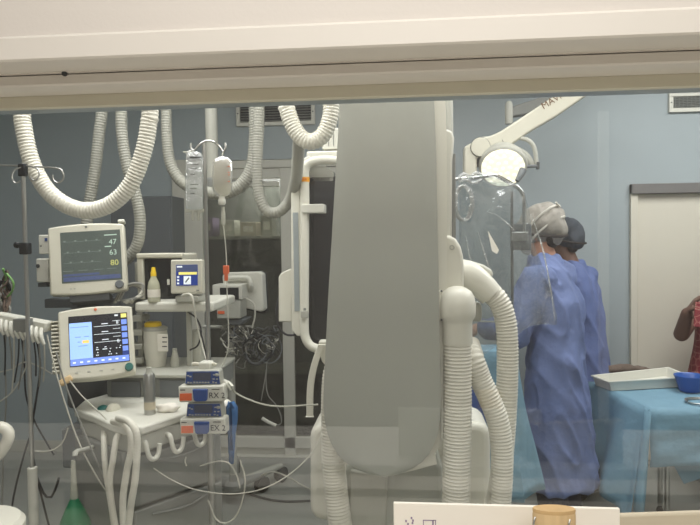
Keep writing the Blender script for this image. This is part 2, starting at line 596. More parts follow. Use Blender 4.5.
mb = MB(); mb.span((wx0, 1.507, .84), (wx1, 1.513, 1.928)); part('window_pane', mb, 'window_glass', win)
mb = MB(); mb.span((wx0 - .1, 1.27, .81), (wx1 + .1, 1.507, .85)); part('window_sill', mb, 'olive_stop', win, bevel=.004)
mb = MB(); mb.span((wx0, 1.507, .81), (wx1, 1.575, .845)); part('inner_sill', mb, 'light_grey', win, bevel=.003)
mb = MB()
for x in (wx0, wx1):
    mb.span((x - .06, 1.30, .85), (x + .04, 1.56, 1.95))
part('window_jamb', mb, 'frame_paint', win, bevel=.004)
mb = MB(); q = P(65, 74, 1.391); mb.cyl((q.x, 1.386, q.z), (q.x, 1.396, q.z), .0055, n=14); part('screw', mb, 'dark_grey', win)
# control room behind the camera (seen only as a faint reflection in the pane)
mb = MB(); mb.span((XL - .2, -2.5, 0), (XR + .2, -2.4, ZC)); struct('wall_rear', mb, 'rear_wall')
mb = MB(); mb.span((XL - .2, -2.4, 0), (XL - .1, 1.315, ZC)); struct('wall_control_left', mb, 'control_wall')
mb = MB(); mb.span((XR + .1, -2.4, 0), (XR + .2, 1.315, ZC)); struct('wall_control_right', mb, 'control_wall')
mb = MB(); mb.span((-1.6, .9, .955), (1.6, 1.265, .985)); struct('trim_3', mb, 'frame_paint', bevel=.004)
mb = MB(); mb.span((1.54, -2.4, 0), (1.62, -2.36, 2.6)); struct('trim_4', mb, 'card_white', bevel=.004)  # unseen white post placed for the pale strip it reflects in the pane

# ------------------------------------------------------------------ lights
def area(name, loc, sx, sy, power, col=(1, 1, 1), rot=(0, 0, 0), spread=180):
    l = bpy.data.lights.new(name, 'AREA')
    l.shape = 'RECTANGLE'
    l.size, l.size_y = sx, sy
    l.energy = power
    l.color = col
    l.spread = R(spread)
    o = bpy.data.objects.new(name, l)
    COL.objects.link(o)
    o.location = loc
    o.rotation_euler = rot
    return o
area('control_ceiling_lamp', (0.1, .3, 2.96), 1.8, 1.0, 29, (1, .965, .92))
area('control_ceiling_lamp', (0.1, -1.3, 2.96), 1.8, 1.0, 46, (1, .965, .92))
area('room_ceiling_lamp', (-1.2, 2.55, 2.97), 1.2, 1.2, 43, (1, .985, .965))
area('room_ceiling_lamp', (.4, 2.5, 2.97), 1.2, 1.2, 36, (1, .985, .965))
area('room_ceiling_lamp', (2.0, 3.4, 2.97), 1.2, 1.2, 52, (1, .985, .965))
area('store_fill', ((ox0 + ox1) / 2, YB + .38, oz - .03), .5, .2, 8.0, (1, .98, .95))  # fill light added to lift the dim store interior, no fitting seen
w = bpy.data.worlds.new('world')
SC.world = w
w.use_nodes = True
w.node_tree.nodes['Background'].inputs[0].default_value = (.8, .85, .9, 1)
w.node_tree.nodes['Background'].inputs[1].default_value = 0.05
SC.view_settings.view_transform = 'Standard'
SC.view_settings.look = 'None'
SC.view_settings.exposure = 0.0
SC.view_settings.gamma = 1.0
# ------------------------------------------------------------------ control-room things in front of the pane
mb = MB(); mb.span((-1.3, .25, .74), (1.5, .88, .77))
desk = root('bounce_desk', 'unseen white desk added to bounce light up under the window frame', 'desk', (.1, .55, 0))
part('desktop', mb, 'card_white', desk, bevel=.004)  # desk out of view, added as a reflector for the frame undersides
for x in (-1.2, 1.4):
    for y in (.32, .81):
        b = MB(); b.span((x - .025, y - .025, 0), (x + .025, y + .025, .74)); part('leg', b, 'light_grey', desk)
# white printed card standing on the ledge
Yc = 1.17
a, b = P(393.5, 503, Yc), P(620, 509, Yc)
card = MB(); card.prism([(a.x, Yc, .985), (b.x, Yc, .985), (b.x, Yc, b.z), (a.x, Yc, a.z)], (0, .008, 0))
ct = thing('printed_card', card, 'card_white', 'white printed card standing upright on the window ledge behind the wooden pot', 'card', bevel=.0012)
ic = MB()
def ring(x0, y0, x1, y1, w=.8):
    for (p, q, r_, s_) in ((x0, y0, x1, y0 + w), (x0, y1 - w, x1, y1), (x0, y0, x0 + w, y1), (x1 - w, y0, x1, y1)):
        ic.pbox(p, q, r_, s_, Yc - .0006, .0008)
ring(423, 520, 433, 533); ring(433, 520, 436, 533)
for x, y in ((406, 521), (411.5, 518), (413, 520.5), (412.5, 523), (408, 524)):
    q = P(x, y, Yc); ic.box((q.x, Yc, q.z), (.003, .001, .004))
part('printed_icons', ic, 'lilac', ct, label='small printed handling marks')
# wooden pot
Yw = 1.09
q = P(554, 510.5, Yw); rw = 21 / F * Yw
pot = root('wooden_pot', 'round pale wooden pot with a metal clasp in front of the white card', 'pot', (q.x, Yw, .985))
def ov(m_):
    for v in m_.v: v.y = Yw + (v.y - Yw) * .45
mb = MB(); h = q.z - .985
mb.lathe((q.x, Yw, .985), [(.0, 0), (rw * .95, 0), (rw, .006), (rw, h - .006), (rw * .97, h - .001)], n=40)
ov(mb); part('pot_body', mb, 'wood', pot)
mb = MB(); mb.lathe((q.x, Yw, .985), [(rw * .98, h - .002), (rw, h + .001), (rw * .97, h + .004), (rw * .3, h + .003), (0, h + .003)], n=40)
ov(mb); part('lid', mb, 'wood_rim', pot, label='darker end-grain wooden lid')
for px, sgn in ((533.5, -1), (565, 1)):
    c = P(px, 521, Yw); ang = math.asin(max(-.99, min(.99, (c.x - q.x) / rw)))
    b = Vector((q.x + math.sin(ang) * (rw + .002), Yw - math.cos(ang) * (rw + .002) * .45 - .002, c.z))
    mb = MB(); mb.tube([b + Vector((0, 0, -.03)), b + Vector((.0, -.004, -.012)), b + Vector((0, -.005, .003)), b + Vector((.003, -.001, .01))], .0016, 8, .004)
    part('clasp', mb, 'steel', pot, label='bent metal wire clasp')
# beige flat box right of the card
a, b = P(588, 517.5, 1.20), P(735, 512.5, 1.20)
mb = MB(); mb.prism([(a.x, 1.205, .985), (b.x, 1.205, .985), (b.x, 1.205, b.z), (a.x, 1.205, a.z)], (0, .014, 0))
bx = thing('folder_box', mb, 'beige_print', 'beige flat box on the window ledge right of the white card', 'box', bevel=.004)

# ------------------------------------------------------------------ ceiling hoses
def hose(pts, Y, dia, label, m='hose_white', pitch=.0135, amp=.09, top=(True, True), dY=None):
    """pts: pixel path at depth Y (dY adds depth along it); ends run up to the ceiling"""
    n = len(pts)
    q = []
    for i, (x, y) in enumerate(pts):
        yy = Y + (dY[i] if dY else 0)
        q.append(P(x, y, yy))
    def up(p, nxt):
        return [Vector((p.x, p.y, ZC - .002)), Vector((p.x, p.y, p.z + (ZC - p.z) * .5))]
    if top[0]:
        q = up(q[0], q[1]) + q
    if top[1]:
        q = q + up(q[-1], q[-2])[::-1]
    dd = [d / F * Y / 2 for d in dia] if isinstance(dia, (list, tuple)) else dia / F * Y / 2
    mb = MB(); mb.hose(q, dd, pitch, amp)
    return thing('corrugated_hose', mb, m, label, 'hose', 'corrugated ceiling hoses', sharp=180)
hose([(21.5, 104), (24, 130), (32, 163), (47, 190), (68, 206), (91, 210.5), (114, 202), (132, 182), (144, 150), (149, 122), (150, 104)], 2.55, 17.5,
     'big white corrugated hose looping down in a wide U above the upper patient monitor')
hose([(102, 104), (99, 135), (95, 170), (89, 206), (84, 245), (80, 268)], 3.25, 12, 'thin haze-greyed corrugated hose hanging straight down behind the big white loop', 'hose_hazed', top=(True, False))
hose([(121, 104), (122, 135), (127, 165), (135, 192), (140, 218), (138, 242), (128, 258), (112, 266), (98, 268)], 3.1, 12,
     'haze-greyed corrugated hose passing down behind the white loop and curling under the upper patient monitor', 'hose_hazed', top=(True, False))
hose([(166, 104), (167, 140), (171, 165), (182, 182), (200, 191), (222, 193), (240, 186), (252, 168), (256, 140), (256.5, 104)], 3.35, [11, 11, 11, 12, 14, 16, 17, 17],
     'haze-greyed corrugated hose looping in a shallow U behind the hanging drip bags', 'hose_hazed')
hose([(286, 98), (288, 112), (294, 128), (303, 139), (312, 141.5), (322, 136), (329, 122), (331.5, 98)], 2.85, 17,
     'short white corrugated hose loop in front of the louvred vent, left of the grey arm')
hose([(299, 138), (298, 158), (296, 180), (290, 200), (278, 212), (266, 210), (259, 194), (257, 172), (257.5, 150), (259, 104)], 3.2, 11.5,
     'narrow haze-greyed corrugated hose looping low in front of the white door post', 'hose_hazed', top=(False, True), dY=[-.3, -.2, -.1, 0, 0, 0, 0, 0, 0, 0])
# grey service pole from the ceiling behind the drip stand
a = P(211, 104, 3.6)
mb = MB(); mb.cyl((a.x, 3.6, 1.95), (a.x, 3.6, ZC - .03), .034, n=24); 
pp = root('service_pole', 'thick grey service pole hanging from the ceiling behind the drip bags', 'pole', (a.x, 3.6, 1.90))
part('tube', mb, 'light_grey', pp)
mb = MB(); mb.lathe((a.x, 3.6, ZC - .04), [(.0, 0), (.11, .0), (.12, .01), (.12, .04)], n=28); part('ceiling_flange', mb, 'light_grey', pp)
mb = MB(); mb.lathe((a.x, 3.6, 1.90), [(.0, 0), (.03, .0), (.045, .01), (.045, .05), (.036, .06)], n=28); part('end_cap', mb, 'mid_grey', pp)

# ------------------------------------------------------------------ drip stands
def stand_base(rt, x, Y, rlen=.27):
    hb = MB(); hb.lathe((x, Y, .085), [(.0, 0), (.045, 0), (.045, .045), (.03, .06)], n=24); part('base_hub', hb, 'light_grey', rt)
    for k in range(5):
        a = 2 * PI * k / 5 + .3
        d = Vector((math.cos(a), math.sin(a), 0))
        l = MB(); l.tube([Vector((x, Y, .105)) + d * .03, Vector((x, Y, .1)) + d * rlen * .6, Vector((x, Y, .075)) + d * rlen], .013, 10, .04); leg = part('base_leg', l, 'light_grey', rt)
        c = Vector((x, Y, .03)) + d * rlen; t = Vector((-d.y, d.x, 0))
        wv = MB(); wv.lathe(c - t * .012, [(.0, 0), (.022, .0), (.03, .004), (.03, .02), (.022, .024), (0, .024)], t, 20); wv.cyl(c + Vector((0, 0, .01)), c + Vector((0, 0, .055)), .008, n=10)
        part('caster', wv, 'rubber', leg)
Y1 = 2.4
b1 = P(27, 300, Y1)
iv = root('drip_stand', 'slim steel drip stand with empty wire hooks at the left edge beside the patient monitors', 'drip stand', (b1.x, Y1, 0), 'drip stands')
zt, zj = P(27, 163, Y1).z, P(27, 467, Y1).z
mb = MB(); mb.cyl((b1.x, Y1, zj - .3), (b1.x, Y1, zt), .0085, n=16); part('inner_pole', mb, 'steel', iv)
mb = MB(); mb.cyl((b1.x, Y1, .14), (b1.x, Y1, zj), .0185, n=24); part('outer_pole', mb, 'white_plastic', iv, bevel=.003, label='thick white lower tube')
mb = MB(); mb.box((b1.x, Y1, P(27, 170, Y1).z), (.028, .028, .048)); part('hook_block', mb, 'black_plastic', iv, bevel=.004)
mb = MB(); mb.tube([P(-18, 165, Y1), P(10, 165.5, Y1), P(40, 167, Y1), P(58, 168.5, Y1), P(63, 173, Y1), P(63, 179, Y1), P(58, 183, Y1), P(53.5, 180, Y1), P(52.5, 175, Y1)], .0035, 8, .008); part('wire_hook', mb, 'steel', iv)
mb = MB(); mb.tube([P(33, 167, Y1 - .01), P(38.5, 170, Y1 - .02), P(38.5, 177, Y1 - .03), P(34, 180.5, Y1 - .03), P(30.5, 177, Y1 - .03)], .003, 8, .006); part('wire_hook', mb, 'steel', iv)
mb = MB(); mb.tube([P(22, 167, Y1 - .01), P(15, 170, Y1 - .02), P(12, 177, Y1 - .03), P(15, 183, Y1 - .03), P(20, 181, Y1 - .03)], .003, 8, .006); part('wire_hook', mb, 'steel', iv)
mb = MB(); zc_ = P(27, 248.5, Y1).z; mb.box((b1.x, Y1, zc_), (.034, .036, .046)); cl = part('height_clamp', mb, 'black_plastic', iv, bevel=.005)
mb = MB(); mb.cyl((b1.x - .012, Y1, zc_ + .01), (b1.x - .034, Y1, zc_ + .014), .006, n=12); mb.ell((b1.x - .034, Y1, zc_ + .014), .013, 14, 8); part('clamp_knob', mb, 'black_plastic', cl)
stand_base(iv, b1.x, Y1)

Y2 = 2.5
b2 = P(207.5, 300, Y2)
iv2 = root('drip_stand', 'steel drip stand carrying two drip bags and the stacked infusion pumps', 'drip stand', (b2.x, Y2, 0), 'drip stands')
zt = P(207, 143, Y2).z
mb = MB(); mb.cyl((b2.x, Y2, .6), (b2.x, Y2, zt), .0085, n=16); part('inner_pole', mb, 'steel', iv2)
mb = MB(); mb.cyl((b2.x + 0, Y2, .14), (b2.x, Y2, .95), .014, n=20); part('outer_pole', mb, 'steel', iv2)
hk = [P(191, 143, Y2), P(191, 148, Y2), P(194, 150.5, Y2), P(199, 145, Y2), P(206, 141, Y2), P(214, 142, Y2), P(220, 147, Y2), P(223, 151.5, Y2), P(225.5, 148, Y2), P(225, 143, Y2)]
mb = MB(); mb.tube(hk, .0042, 10, .006); part('bag_hook', mb, 'chrome', iv2)
stand_base(iv2, b2.x, Y2, .2)

# clear drip bag (left)
def pillow(mb, outline, Y, th):
    """soft flat pouch: pixel outline (closed) with a bulge"""
    n = len(outline)
    c = P(sum(p[0] for p in outline) / n, sum(p[1] for p in outline) / n, Y)
    rim = [P(x, y, Y) for x, y in outline]
    vs, fs = [], []
    rings = [(1.0, 0.0), (.9, .55), (.7, .9), (.4, 1.0)]
    for sg in (-1, 1):
        base = len(vs)
        for k, h in rings:
            for p in rim:
                q = c.lerp(p, k); vs.append(q + Vector((0, sg * h * th + .002 * noise.noise(q * 40), 0)))
        vs.append(c + Vector((0, sg * th, 0)))
        for r in range(3):
            for i in range(n):
                j = (i + 1) % n
                f = (base + r * n + i, base + r * n + j, base + (r + 1) * n + j, base + (r + 1) * n + i)
                fs.append(f if sg < 0 else f[::-1])
        for i in range(n):
            j = (i + 1) % n
            f = (base + 3 * n + i, base + 3 * n + j, base + 4 * n)
            fs.append(f if sg < 0 else f[::-1])
    mb.add(vs, fs)
Yb = Y2 - .012
q = P(194, 215, Yb)
bag = root('drip_bag', 'clear flat drip bag hanging from the left arm of the bag hook', 'drip bag', (q.x, Yb, q.z), 'hanging drip containers')
mb = MB(); pillow(mb, [(186, 152), (190, 150), (200, 152.5), (203, 156), (203.5, 180), (203, 207), (200, 211), (190, 211.5), (186, 208), (185.5, 180)], Yb, .016); part('pouch', mb, 'bag_clear', bag)
mb = MB(); mb.pbox(189.5, 156.4, 200.5, 158, Yb - .017, .003); part('hanger_slot', mb, 'dark_grey', bag)
mb = MB(); mb.tube([P(183.5, 152, Yb), P(188, 152.5, Yb), P(192, 151, Yb)], .004, 8, .006); part('top_seam', mb, 'tube_clear', bag)
mb = MB(); mb.pbox(185, 209, 204, 212.5, Yb - .004, .008); part('bottom_seam', mb, 'tube_clear', bag, bevel=.001)
for x in (193, 198.5):
    mb = MB(); a, b_ = P(x, 211, Yb), P(x, 221, Yb); mb.lathe(b_, [(.0, 0), (.004, 0), (.006, .006), (.005, .02), (.007, (a - b_).z)], n=14); part('port', mb, 'tube_clear', bag)
for i, yy in enumerate((164, 168, 174, 184, 188, 193)):
    mb = MB(); mb.pbox(190, yy, 199 - (i % 3) * 2, yy + .9, Yb - .0165, .001); part('print_line', mb, 'mid_grey', bag)
# milky round bottle-bag (right)
q = P(222, 211, Yb)
bt = root('drip_bottle', 'milky rounded drip bottle hanging from the right arm of the bag hook', 'drip bottle', (q.x, Yb, q.z), 'hanging drip containers')
mb = MB(); pillow(mb, [(215, 158), (222, 156), (229, 158), (232, 162), (232.5, 178), (232, 190), (228, 195.5), (222, 197.5), (216, 195.5), (212.5, 190), (212, 178), (212.5, 162)], Yb, .024); part('bottle_body', mb, 'bag_milky', bt)
mb = MB(); mb.lathe(P(222, 205, Yb), [(.0, 0), (.011, 0), (.015, .006), (.015, .02), (.011, .026), (.011, .034)], n=18); part('neck_cap', mb, 'white_plastic', bt)
mb = MB(); mb.tube([P(222, 157, Yb), P(223, 151.6, Y2), P(223.6, 154, Y2 + .004)], .0025, 8, .004); part('hanger', mb, 'tube_clear', bt)
for yy in (166, 172, 174.5, 181):
    mb = MB(); mb.pbox(224, yy, 230, yy + .8, Yb - .0215, .001); part('print_line', mb, 'clamp_orange', bt)
# drip line with chamber and orange roller clamp
q = P(224, 280, Yb)
ln = root('drip_line', 'clear drip line with drip chamber and orange clamp hanging below the milky bottle', 'drip line', (q.x, Yb, q.z))
mb = MB(); mb.lathe(P(223.5, 226, Yb), [(.003, 0), (.006, .003), (.0085, .012), (.0085, .05), (.006, .06), (.006, .075)], n=16); part('drip_chamber', mb, 'tube_clear', ln)
mb = MB(); mb.tube([P(223.5, 226, Yb), P(225.5, 245, Yb), P(226.5, 262, Yb), P(227, 290, Yb), P(228.5, 330, Yb), P(228, 350, Yb - .01), P(222, 366, Yb - .01)], .0021, 8, .02); part('tubing', mb, 'cable_white', ln)
mb = MB(); mb.pbox(222.8, 265.5, 228.5, 274, Yb - .007, .014); mb.pbox(224, 273, 227.5, 281, Yb - .006, .012); part('roller_clamp', mb, 'clamp_orange', ln, bevel=.002)

# ------------------------------------------------------------------ infusion pumps on the drip stand
def pump(px0, py0, label, txt):
    """px0, py0: top left pixel of the upper housing"""
    Yp = Y2 - .115
    k = Yp / F
    o = P(px0, py0, Yp)
    def X(v): return o.x + v * k
    def Z(v): return o.z - v * k
    rt = root('infusion_pump', label, 'infusion pump', (X(24), Y2 - .09, Z(33)), 'stacked infusion pumps')
    # upper blue console leaning back
    mb = MB()
    mb.prism([(X(7), Yp + .016, Z(1)), (X(9), Yp + .016, Z(-.5)), (X(41), Yp + .016, Z(-1)), (X(43), Yp + .016, Z(1)), (X(44.5), Yp + .016, Z(14.5)), (X(5.5), Yp + .016, Z(14.5))], (0, .05, 0))
    con = part('console', mb, 'light_grey', rt, bevel=.004)
    mb = MB(); mb.prism([(X(8), Yp + .014, Z(1.2)), (X(42), Yp + .014, Z(.6)), (X(43.4), Yp + .014, Z(13.6)), (X(6.6), Yp + .014, Z(13.6))], (0, .004, 0)); part('keypad', mb, 'pump_blue', con, bevel=.001)
    mb = MB(); mb.prism([(X(15), Yp + .0118, Z(2)), (X(34), Yp + .0118, Z(1.6)), (X(34), Yp + .0118, Z(10)), (X(15), Yp + .0118, Z(10))], (0, .004, 0)); part('display', mb, 'lcd_grey', con)
    mb = MB()
    for bx_ in (16.5, 19.5, 22.5, 25.5, 28.5, 31.5):
        mb.box((X(bx_), Yp + .0118, Z(12)), (.0062, .003, .0055))
    for bx_, bz in ((10, 12), (13, 12.4), (36.5, 11.6), (39.5, 12.2), (37.5, 4), (39.6, 4), (10, 5), (12.5, 6), (37, 8.4), (40.6, 8.4)):
        mb.box((X(bx_), Yp + .0118, Z(bz)), (.0072, .003, .0042))
    part('key', mb, 'light_grey', con)
    mb = MB(); mb.ell((X(40.5), Yp + .0118, Z(4)), (.008, .003, .006), 14, 8); part('logo_badge', mb, 'light_grey', con)
    # lower door unit
    mb = MB(); mb.prism([(X(0), Yp, Z(15.5)), (X(48.5), Yp, Z(14.2)), (X(49), Yp, Z(31)), (X(.6), Yp, Z(32.6))], (0, .055, 0)); hs = part('housing', mb, 'white_plastic', rt, bevel=.006)
    mb = MB(); mb.prism([(X(2), Yp - .003, Z(23)), (X(14.6), Yp - .003, Z(22.6)), (X(14.6), Yp - .003, Z(30)), (X(2), Yp - .003, Z(30.4))], (0, .004, 0)); part('warning_label', mb, 'pump_orange', hs, label='orange label')
    mb = MB(); mb.prism([(X(16), Yp - .01, Z(18)), (X(32), Yp - .01, Z(17.8)), (X(31.4), Yp - .01, Z(28.5)), (X(29.6), Yp - .01, Z(30.5)), (X(19), Yp - .01, Z(30.8)), (X(17), Yp - .01, Z(29))], (0, .012, 0)); part('door_latch', mb, 'pump_blue', hs, bevel=.003, label='blue door latch')
    mb = MB(); mb.text(txt, 8.2 * k, (X(32.7), Yp - .002, Z(27.2))); part('lettering', mb, 'ink', hs)
    mb = MB(); mb.box((X(5), Yp - .001, Z(19.2)), (.02, .002, .003)); part('maker_mark', mb, 'ink', hs)
    mb = MB(); mb.box((X(40), Yp - .001, Z(18.3)), (.03, .002, .0025)); part('fine_print', mb, 'ink', hs)
    mb = MB(); mb.span((X(20), Yp + .05, Z(28)), (X(28), Y2 - .012, Z(18))); part('pole_clamp', mb, 'mid_grey', rt, bevel=.004)
    return rt
p1_ = pump(177.5, 371.5, 'blue and white infusion pump with orange label, upper of the two on the drip stand', 'RX 2')
p2_ = pump(179, 404, 'blue and white infusion pump with orange label, lower of the two on the drip stand', 'EX 2')
Yp = Y2 - .115
q = P(204, 371, Yp)
hd = p1_
mb = MB(); mb.pbox(198, 362, 211, 371, Yp + .03, .05); part('carrying_handle', mb, 'white_plastic', hd, bevel=.008)
for x0, x1 in ((192.5, 200), (209, 216.5)):
    mb = MB(); mb.tube([P(x0, 364.5, Yp + .05), P((x0 + x1) / 2, 363.6, Yp + .05), P(x1, 365, Yp + .05)], [.008, .007, .006], 12, .01); part('handle_knob', mb, 'cream_plastic', hd)
mb = MB(); mb.tube([P(223, 381, Yp + .06), P(228, 384, Yp + .05), P(232, 388, Yp + .04)], [.009, .012, .011], 12, .01); part('side_knob', mb, 'white_plastic', hd)
# blue cloth strip beside the pumps
mb = MB()
rows = [(402, 229, 232), (408, 226.5, 236), (420, 227.5, 236.5), (435, 229, 235.5), (450, 229, 235), (463, 229.5, 234)]
Yc2 = Y2 + .06
vs, fs = [], []
for y, xa, xb in rows:
    for i in range(7):
        t = i / 6
        p = P(xa + (xb - xa) * t, y, Yc2); p.y += .012 * math.sin(i * 2.1 + y * .05); vs.append(p)
for r in range(len(rows) - 1):
    for i in range(6):
        fs.append((r * 7 + i, r * 7 + i + 1, (r + 1) * 7 + i + 1, (r + 1) * 7 + i))
mb.add(vs, fs)
cl_ = thing('blue_strap', mb, 'blue_cloth', 'blue cloth strap hanging beside the lower infusion pump', 'strap')
sd = cl_.modifiers.new('thick', 'SOLIDIFY'); sd.thickness = .006
def PZ(px, py, z):
    """world point on the level plane at height z seen at pixel (px, py)"""
    d = CAM_R @ Vector(((px - 350) / F, (262.5 - py) / F, -1))
    return EYE + d * ((z - EYE.z) / d.z)

def frame(px, py, Y, yaw, tilt):
    return Matrix.Translation(P(px, py, Y)) @ Matrix.Rotation(R(yaw), 4, 'Z') @ Matrix.Rotation(R(-tilt), 4, 'X')

def rect(mb, x0, z0, x1, z1, y=0.0, d=.0008):
    mb.box(((x0 + x1) / 2, y, (z0 + z1) / 2), (abs(x1 - x0), d, abs(z1 - z0)))

# ------------------------------------------------------------------ patient monitors
def monitor_shell(rt, fm, w, h, dep, mtl='cream_plastic', arch=.012, sl=(.1, .05, .1, .16)):
    mb = MB(fm)
    top = [(-w / 2 + w * i / 10, h / 2 - arch * (2 * i / 10 - 1) ** 2) for i in range(11)]
    bot = [(w / 2 - w * i / 10 - (.004 if i in (0, 10) else 0) * 0, -h / 2 + arch * .7 * (2 * i / 10 - 1) ** 2) for i in range(11)]
    mb.prism([(x, 0, z) for x, z in top[::-1]] + [(x, 0, z) for x, z in bot[::-1]], (0, dep * .55, 0))
    sh = part('bezel', mb, mtl, rt, bevel=.009, seg=3)
    mb = MB(fm); mb.box((0, dep * .78, -.0), (w * .86, dep * .5, h * .84)); part('rear_housing', mb, mtl, rt, bevel=.02, seg=3)
    return sh, (-w / 2 + w * sl[0], h / 2 - h * sl[2], w / 2 - w * sl[1], -h / 2 + h * sl[3])

fm1 = frame(87.5, 258.5, 2.8, 17, 12) @ Matrix.Rotation(R(-3), 4, 'Y')
c1 = fm1.translation
m1 = root('patient_monitor', 'upper cream patient monitor with a dim grey screen, under the big white hose loop', 'patient monitor', (c1.x, c1.y, c1.z - .17), 'patient monitors')
w, h = .325, .325
sh, (sx0, sz1, sx1, sz0) = monitor_shell(m1, fm1, w, h, .11, sl=(.16, .055, .115, .175))
mb = MB(fm1); mb.box(((sx0 + sx1) / 2, .0005, (sz0 + sz1) / 2), (sx1 - sx0, .004, sz1 - sz0))
sw, shh = sx1 - sx0, sz1 - sz0
mb.m = 1
for i, t in enumerate((.2, .42, .62)):
    for k in range(14):
        x = sx0 + sw * (.05 + .62 * k / 14)
        rect(mb, x, sz1 - shh * t, x + sw * .036, sz1 - shh * t + .002 + (.006 if k % 4 == i else 0), -.0018)
for x in (.03, .27, .53, .75):
    rect(mb, sx0 + sw * x, sz1 - shh * .765, sx0 + sw * (x + .16), sz1 - shh * .775, -.0018)
mb.m = 2
rect(mb, sx0 + sw * .03, sz0 + shh * .03, sx1 - sw * .03, sz0 + shh * .11, -.0018)
rect(mb, sx0 + sw * .03, sz0 + shh * .13, sx0 + sw * .62, sz0 + shh * .17, -.0018)
mb.m = 3
mb.text('47', .034, fm1.inverted() @ fm1 @ Vector((sx1 - sw * .2, -.002, sz1 - shh * .29)))
mb.text('63', .034, (sx1 - sw * .2, -.002, sz1 - shh * .5))
rect(mb, sx1 - sw * .27, sz1 - shh * .09, sx1 - sw * .06, sz1 - shh * .11, -.0018)
rect(mb, sx1 - sw * .27, sz1 - shh * .32, sx1 - sw * .16, sz1 - shh * .34, -.0018)
mb.m = 4
mb.text('80', .036, (sx1 - sw * .19, -.002, sz1 - shh * .71))
part('screen', mb, ['scr_dim', 'scr_dimline', 'scr_dimblue', 'scr_dimnum', 'scr_dimyel'], m1, smooth=False, label='dim grey screen with vital signs')
mb = MB(fm1); mb.lathe((w / 2 - .032, .002, -h / 2 + .034), [(.0, .02), (.016, .02), (.018, .014), (.019, 0)][::-1], (0, -1, 0), 24); part('dial', mb, 'slate', m1, label='dark grey dial')
mb = MB(fm1); mb.lathe((-.0, -.0005, h / 2 - .017), [(.005, 0), (.005, .002), (.003, .003)], (0, -1, 0), 14); part('badge', mb, 'mid_grey', m1)
mb = MB(fm1); mb.box((w / 2 - .012, .03, h / 2 + .004), (.03, .05, .016)); part('alarm_lamp', mb, 'white_plastic', m1, bevel=.005)
for k in range(2):
    mb = MB(fm1); mb.box((-.075 + k * .016, -.0005, -h / 2 + .03), (.008, .002, .006)); part('button', mb, 'light_grey', m1)
mb = MB(fm1); mb.box((.0, .06, -h / 2 - .014), (.17, .1, .035)); part('mount_plate', mb, 'dark_grey', m1, bevel=.004)
# modules plugged in at the left of the upper monitor
mb = MB(); mb.pbox(38, 234.5, 50, 254.5, 2.85, .10); md = part('side_module', mb, 'white_plastic', m1, bevel=.004)
mb = MB(); q = P(46, 239.5, 2.849); mb.box((q.x, q.y, q.z), (.012, .003, .014)); part('socket', mb, 'pump_blue', md)
mb = MB(); q = P(41, 246, 2.849); mb.box((q.x, q.y, q.z), (.006, .003, .006)); part('button', mb, 'dark_grey', md)
mb = MB(); mb.pbox(35.5, 258, 49, 283, 2.83, .10); md = part('side_module', mb, 'white_plastic', m1, bevel=.005)
mb = MB(); q = P(38, 266, 2.829); mb.lathe(q, [(.009, 0), (.009, .003), (.006, .004)], (0, -1, 0), 16); part('socket', mb, 'dark_grey', md)
mb = MB(); mb.pbox(37.5, 283, 48, 287, 2.835, .08); part('foot', mb, 'dark_grey', md)

fm2 = frame(97, 341.5, 2.52, 24, 22) @ Matrix.Rotation(R(-2), 4, 'Y')
c2 = fm2.translation
m2 = root('patient_monitor', 'lower cream patient monitor tilted back with a lit blue and black screen', 'patient monitor', (c2.x, c2.y, c2.z - .15), 'patient monitors')
w, h = .285, .30
sh, (sx0, sz1, sx1, sz0) = monitor_shell(m2, fm2, w, h, .12, sl=(.135, .075, .125, .185))
sw, shh = sx1 - sx0, sz1 - sz0
def sx(t): return sx0 + sw * t
def sz(t): return sz1 - shh * t
mb = MB(fm2); mb.box((sx(.5), .0005, sz(.5)), (sw, .004, shh))
mb.m = 1; rect(mb, sx(.01), sz(.14), sx(.385), sz(.86), -.0018)
mb.m = 2; rect(mb, sx(.01), sz(.865), sx(.99), sz(.985), -.0018)
for k in range(5): rect(mb, sx(.89), sz(.14 + .135 * k), sx(.985), sz(.24 + .135 * k), -.0018)
mb.m = 5; rect(mb, sx(.885), sz(.79), sx(.99), sz(.855), -.0018)
mb.m = 3; rect(mb, sx(.89), sz(.02), sx(.985), sz(.1), -.0018)
mb.m = 4
for t in (.2, .36, .52): 
    rect(mb, sx(.42), sz(t + .04), sx(.87), sz(t + .048), -.0018)
    rect(mb, sx(.55), sz(t - .01), sx(.66), sz(t + .006), -.0018)
    rect(mb, sx(.74), sz(t - .05), sx(.87), sz(t - .042), -.0018)
for i in range(26):
    x, t = .42 + .45 * random.random(), random.choice((.66, .7, .76, .81))
    rect(mb, sx(x), sz(t), sx(x + .02), sz(t + .016), -.0018)
rect(mb, sx(.78), sz(.03), sx(.84), sz(.06), -.0018)
for x, t in ((.8, .22), (.8, .6)):
    mb.text('8', .02, (sx(x), -.002, sz(t)))
for k in range(8): rect(mb, sx(.05 + .118 * k), sz(.91), sx(.1 + .118 * k), sz(.94), -.0021)
mb.m = 6; rect(mb, sx(.22), sz(.5), sx(.33), sz(.56), -.0022)
mb.m = 2
for t, a, b in ((.22, .03, .33), (.42, .1, .2), (.42, .25, .33), (.6, .15, .3), (.52, .14, .19)): rect(mb, sx(a), sz(t), sx(b), sz(t + .014), -.0022)
part('screen', mb, ['scr_black', 'scr_blue', 'scr_btn', 'scr_yellow', 'scr_white', 'scr_navy', 'scr_amber'], m2, smooth=False, label='lit screen with light blue panel')
mb = MB(fm2); mb.lathe((w / 2 - .026, .002, -h / 2 + .032), [(.017, 0), (.016, .014), (.014, .02), (0, .02)], (0, -1, 0), 24); part('dial', mb, 'teal', m2, label='dark green dial')
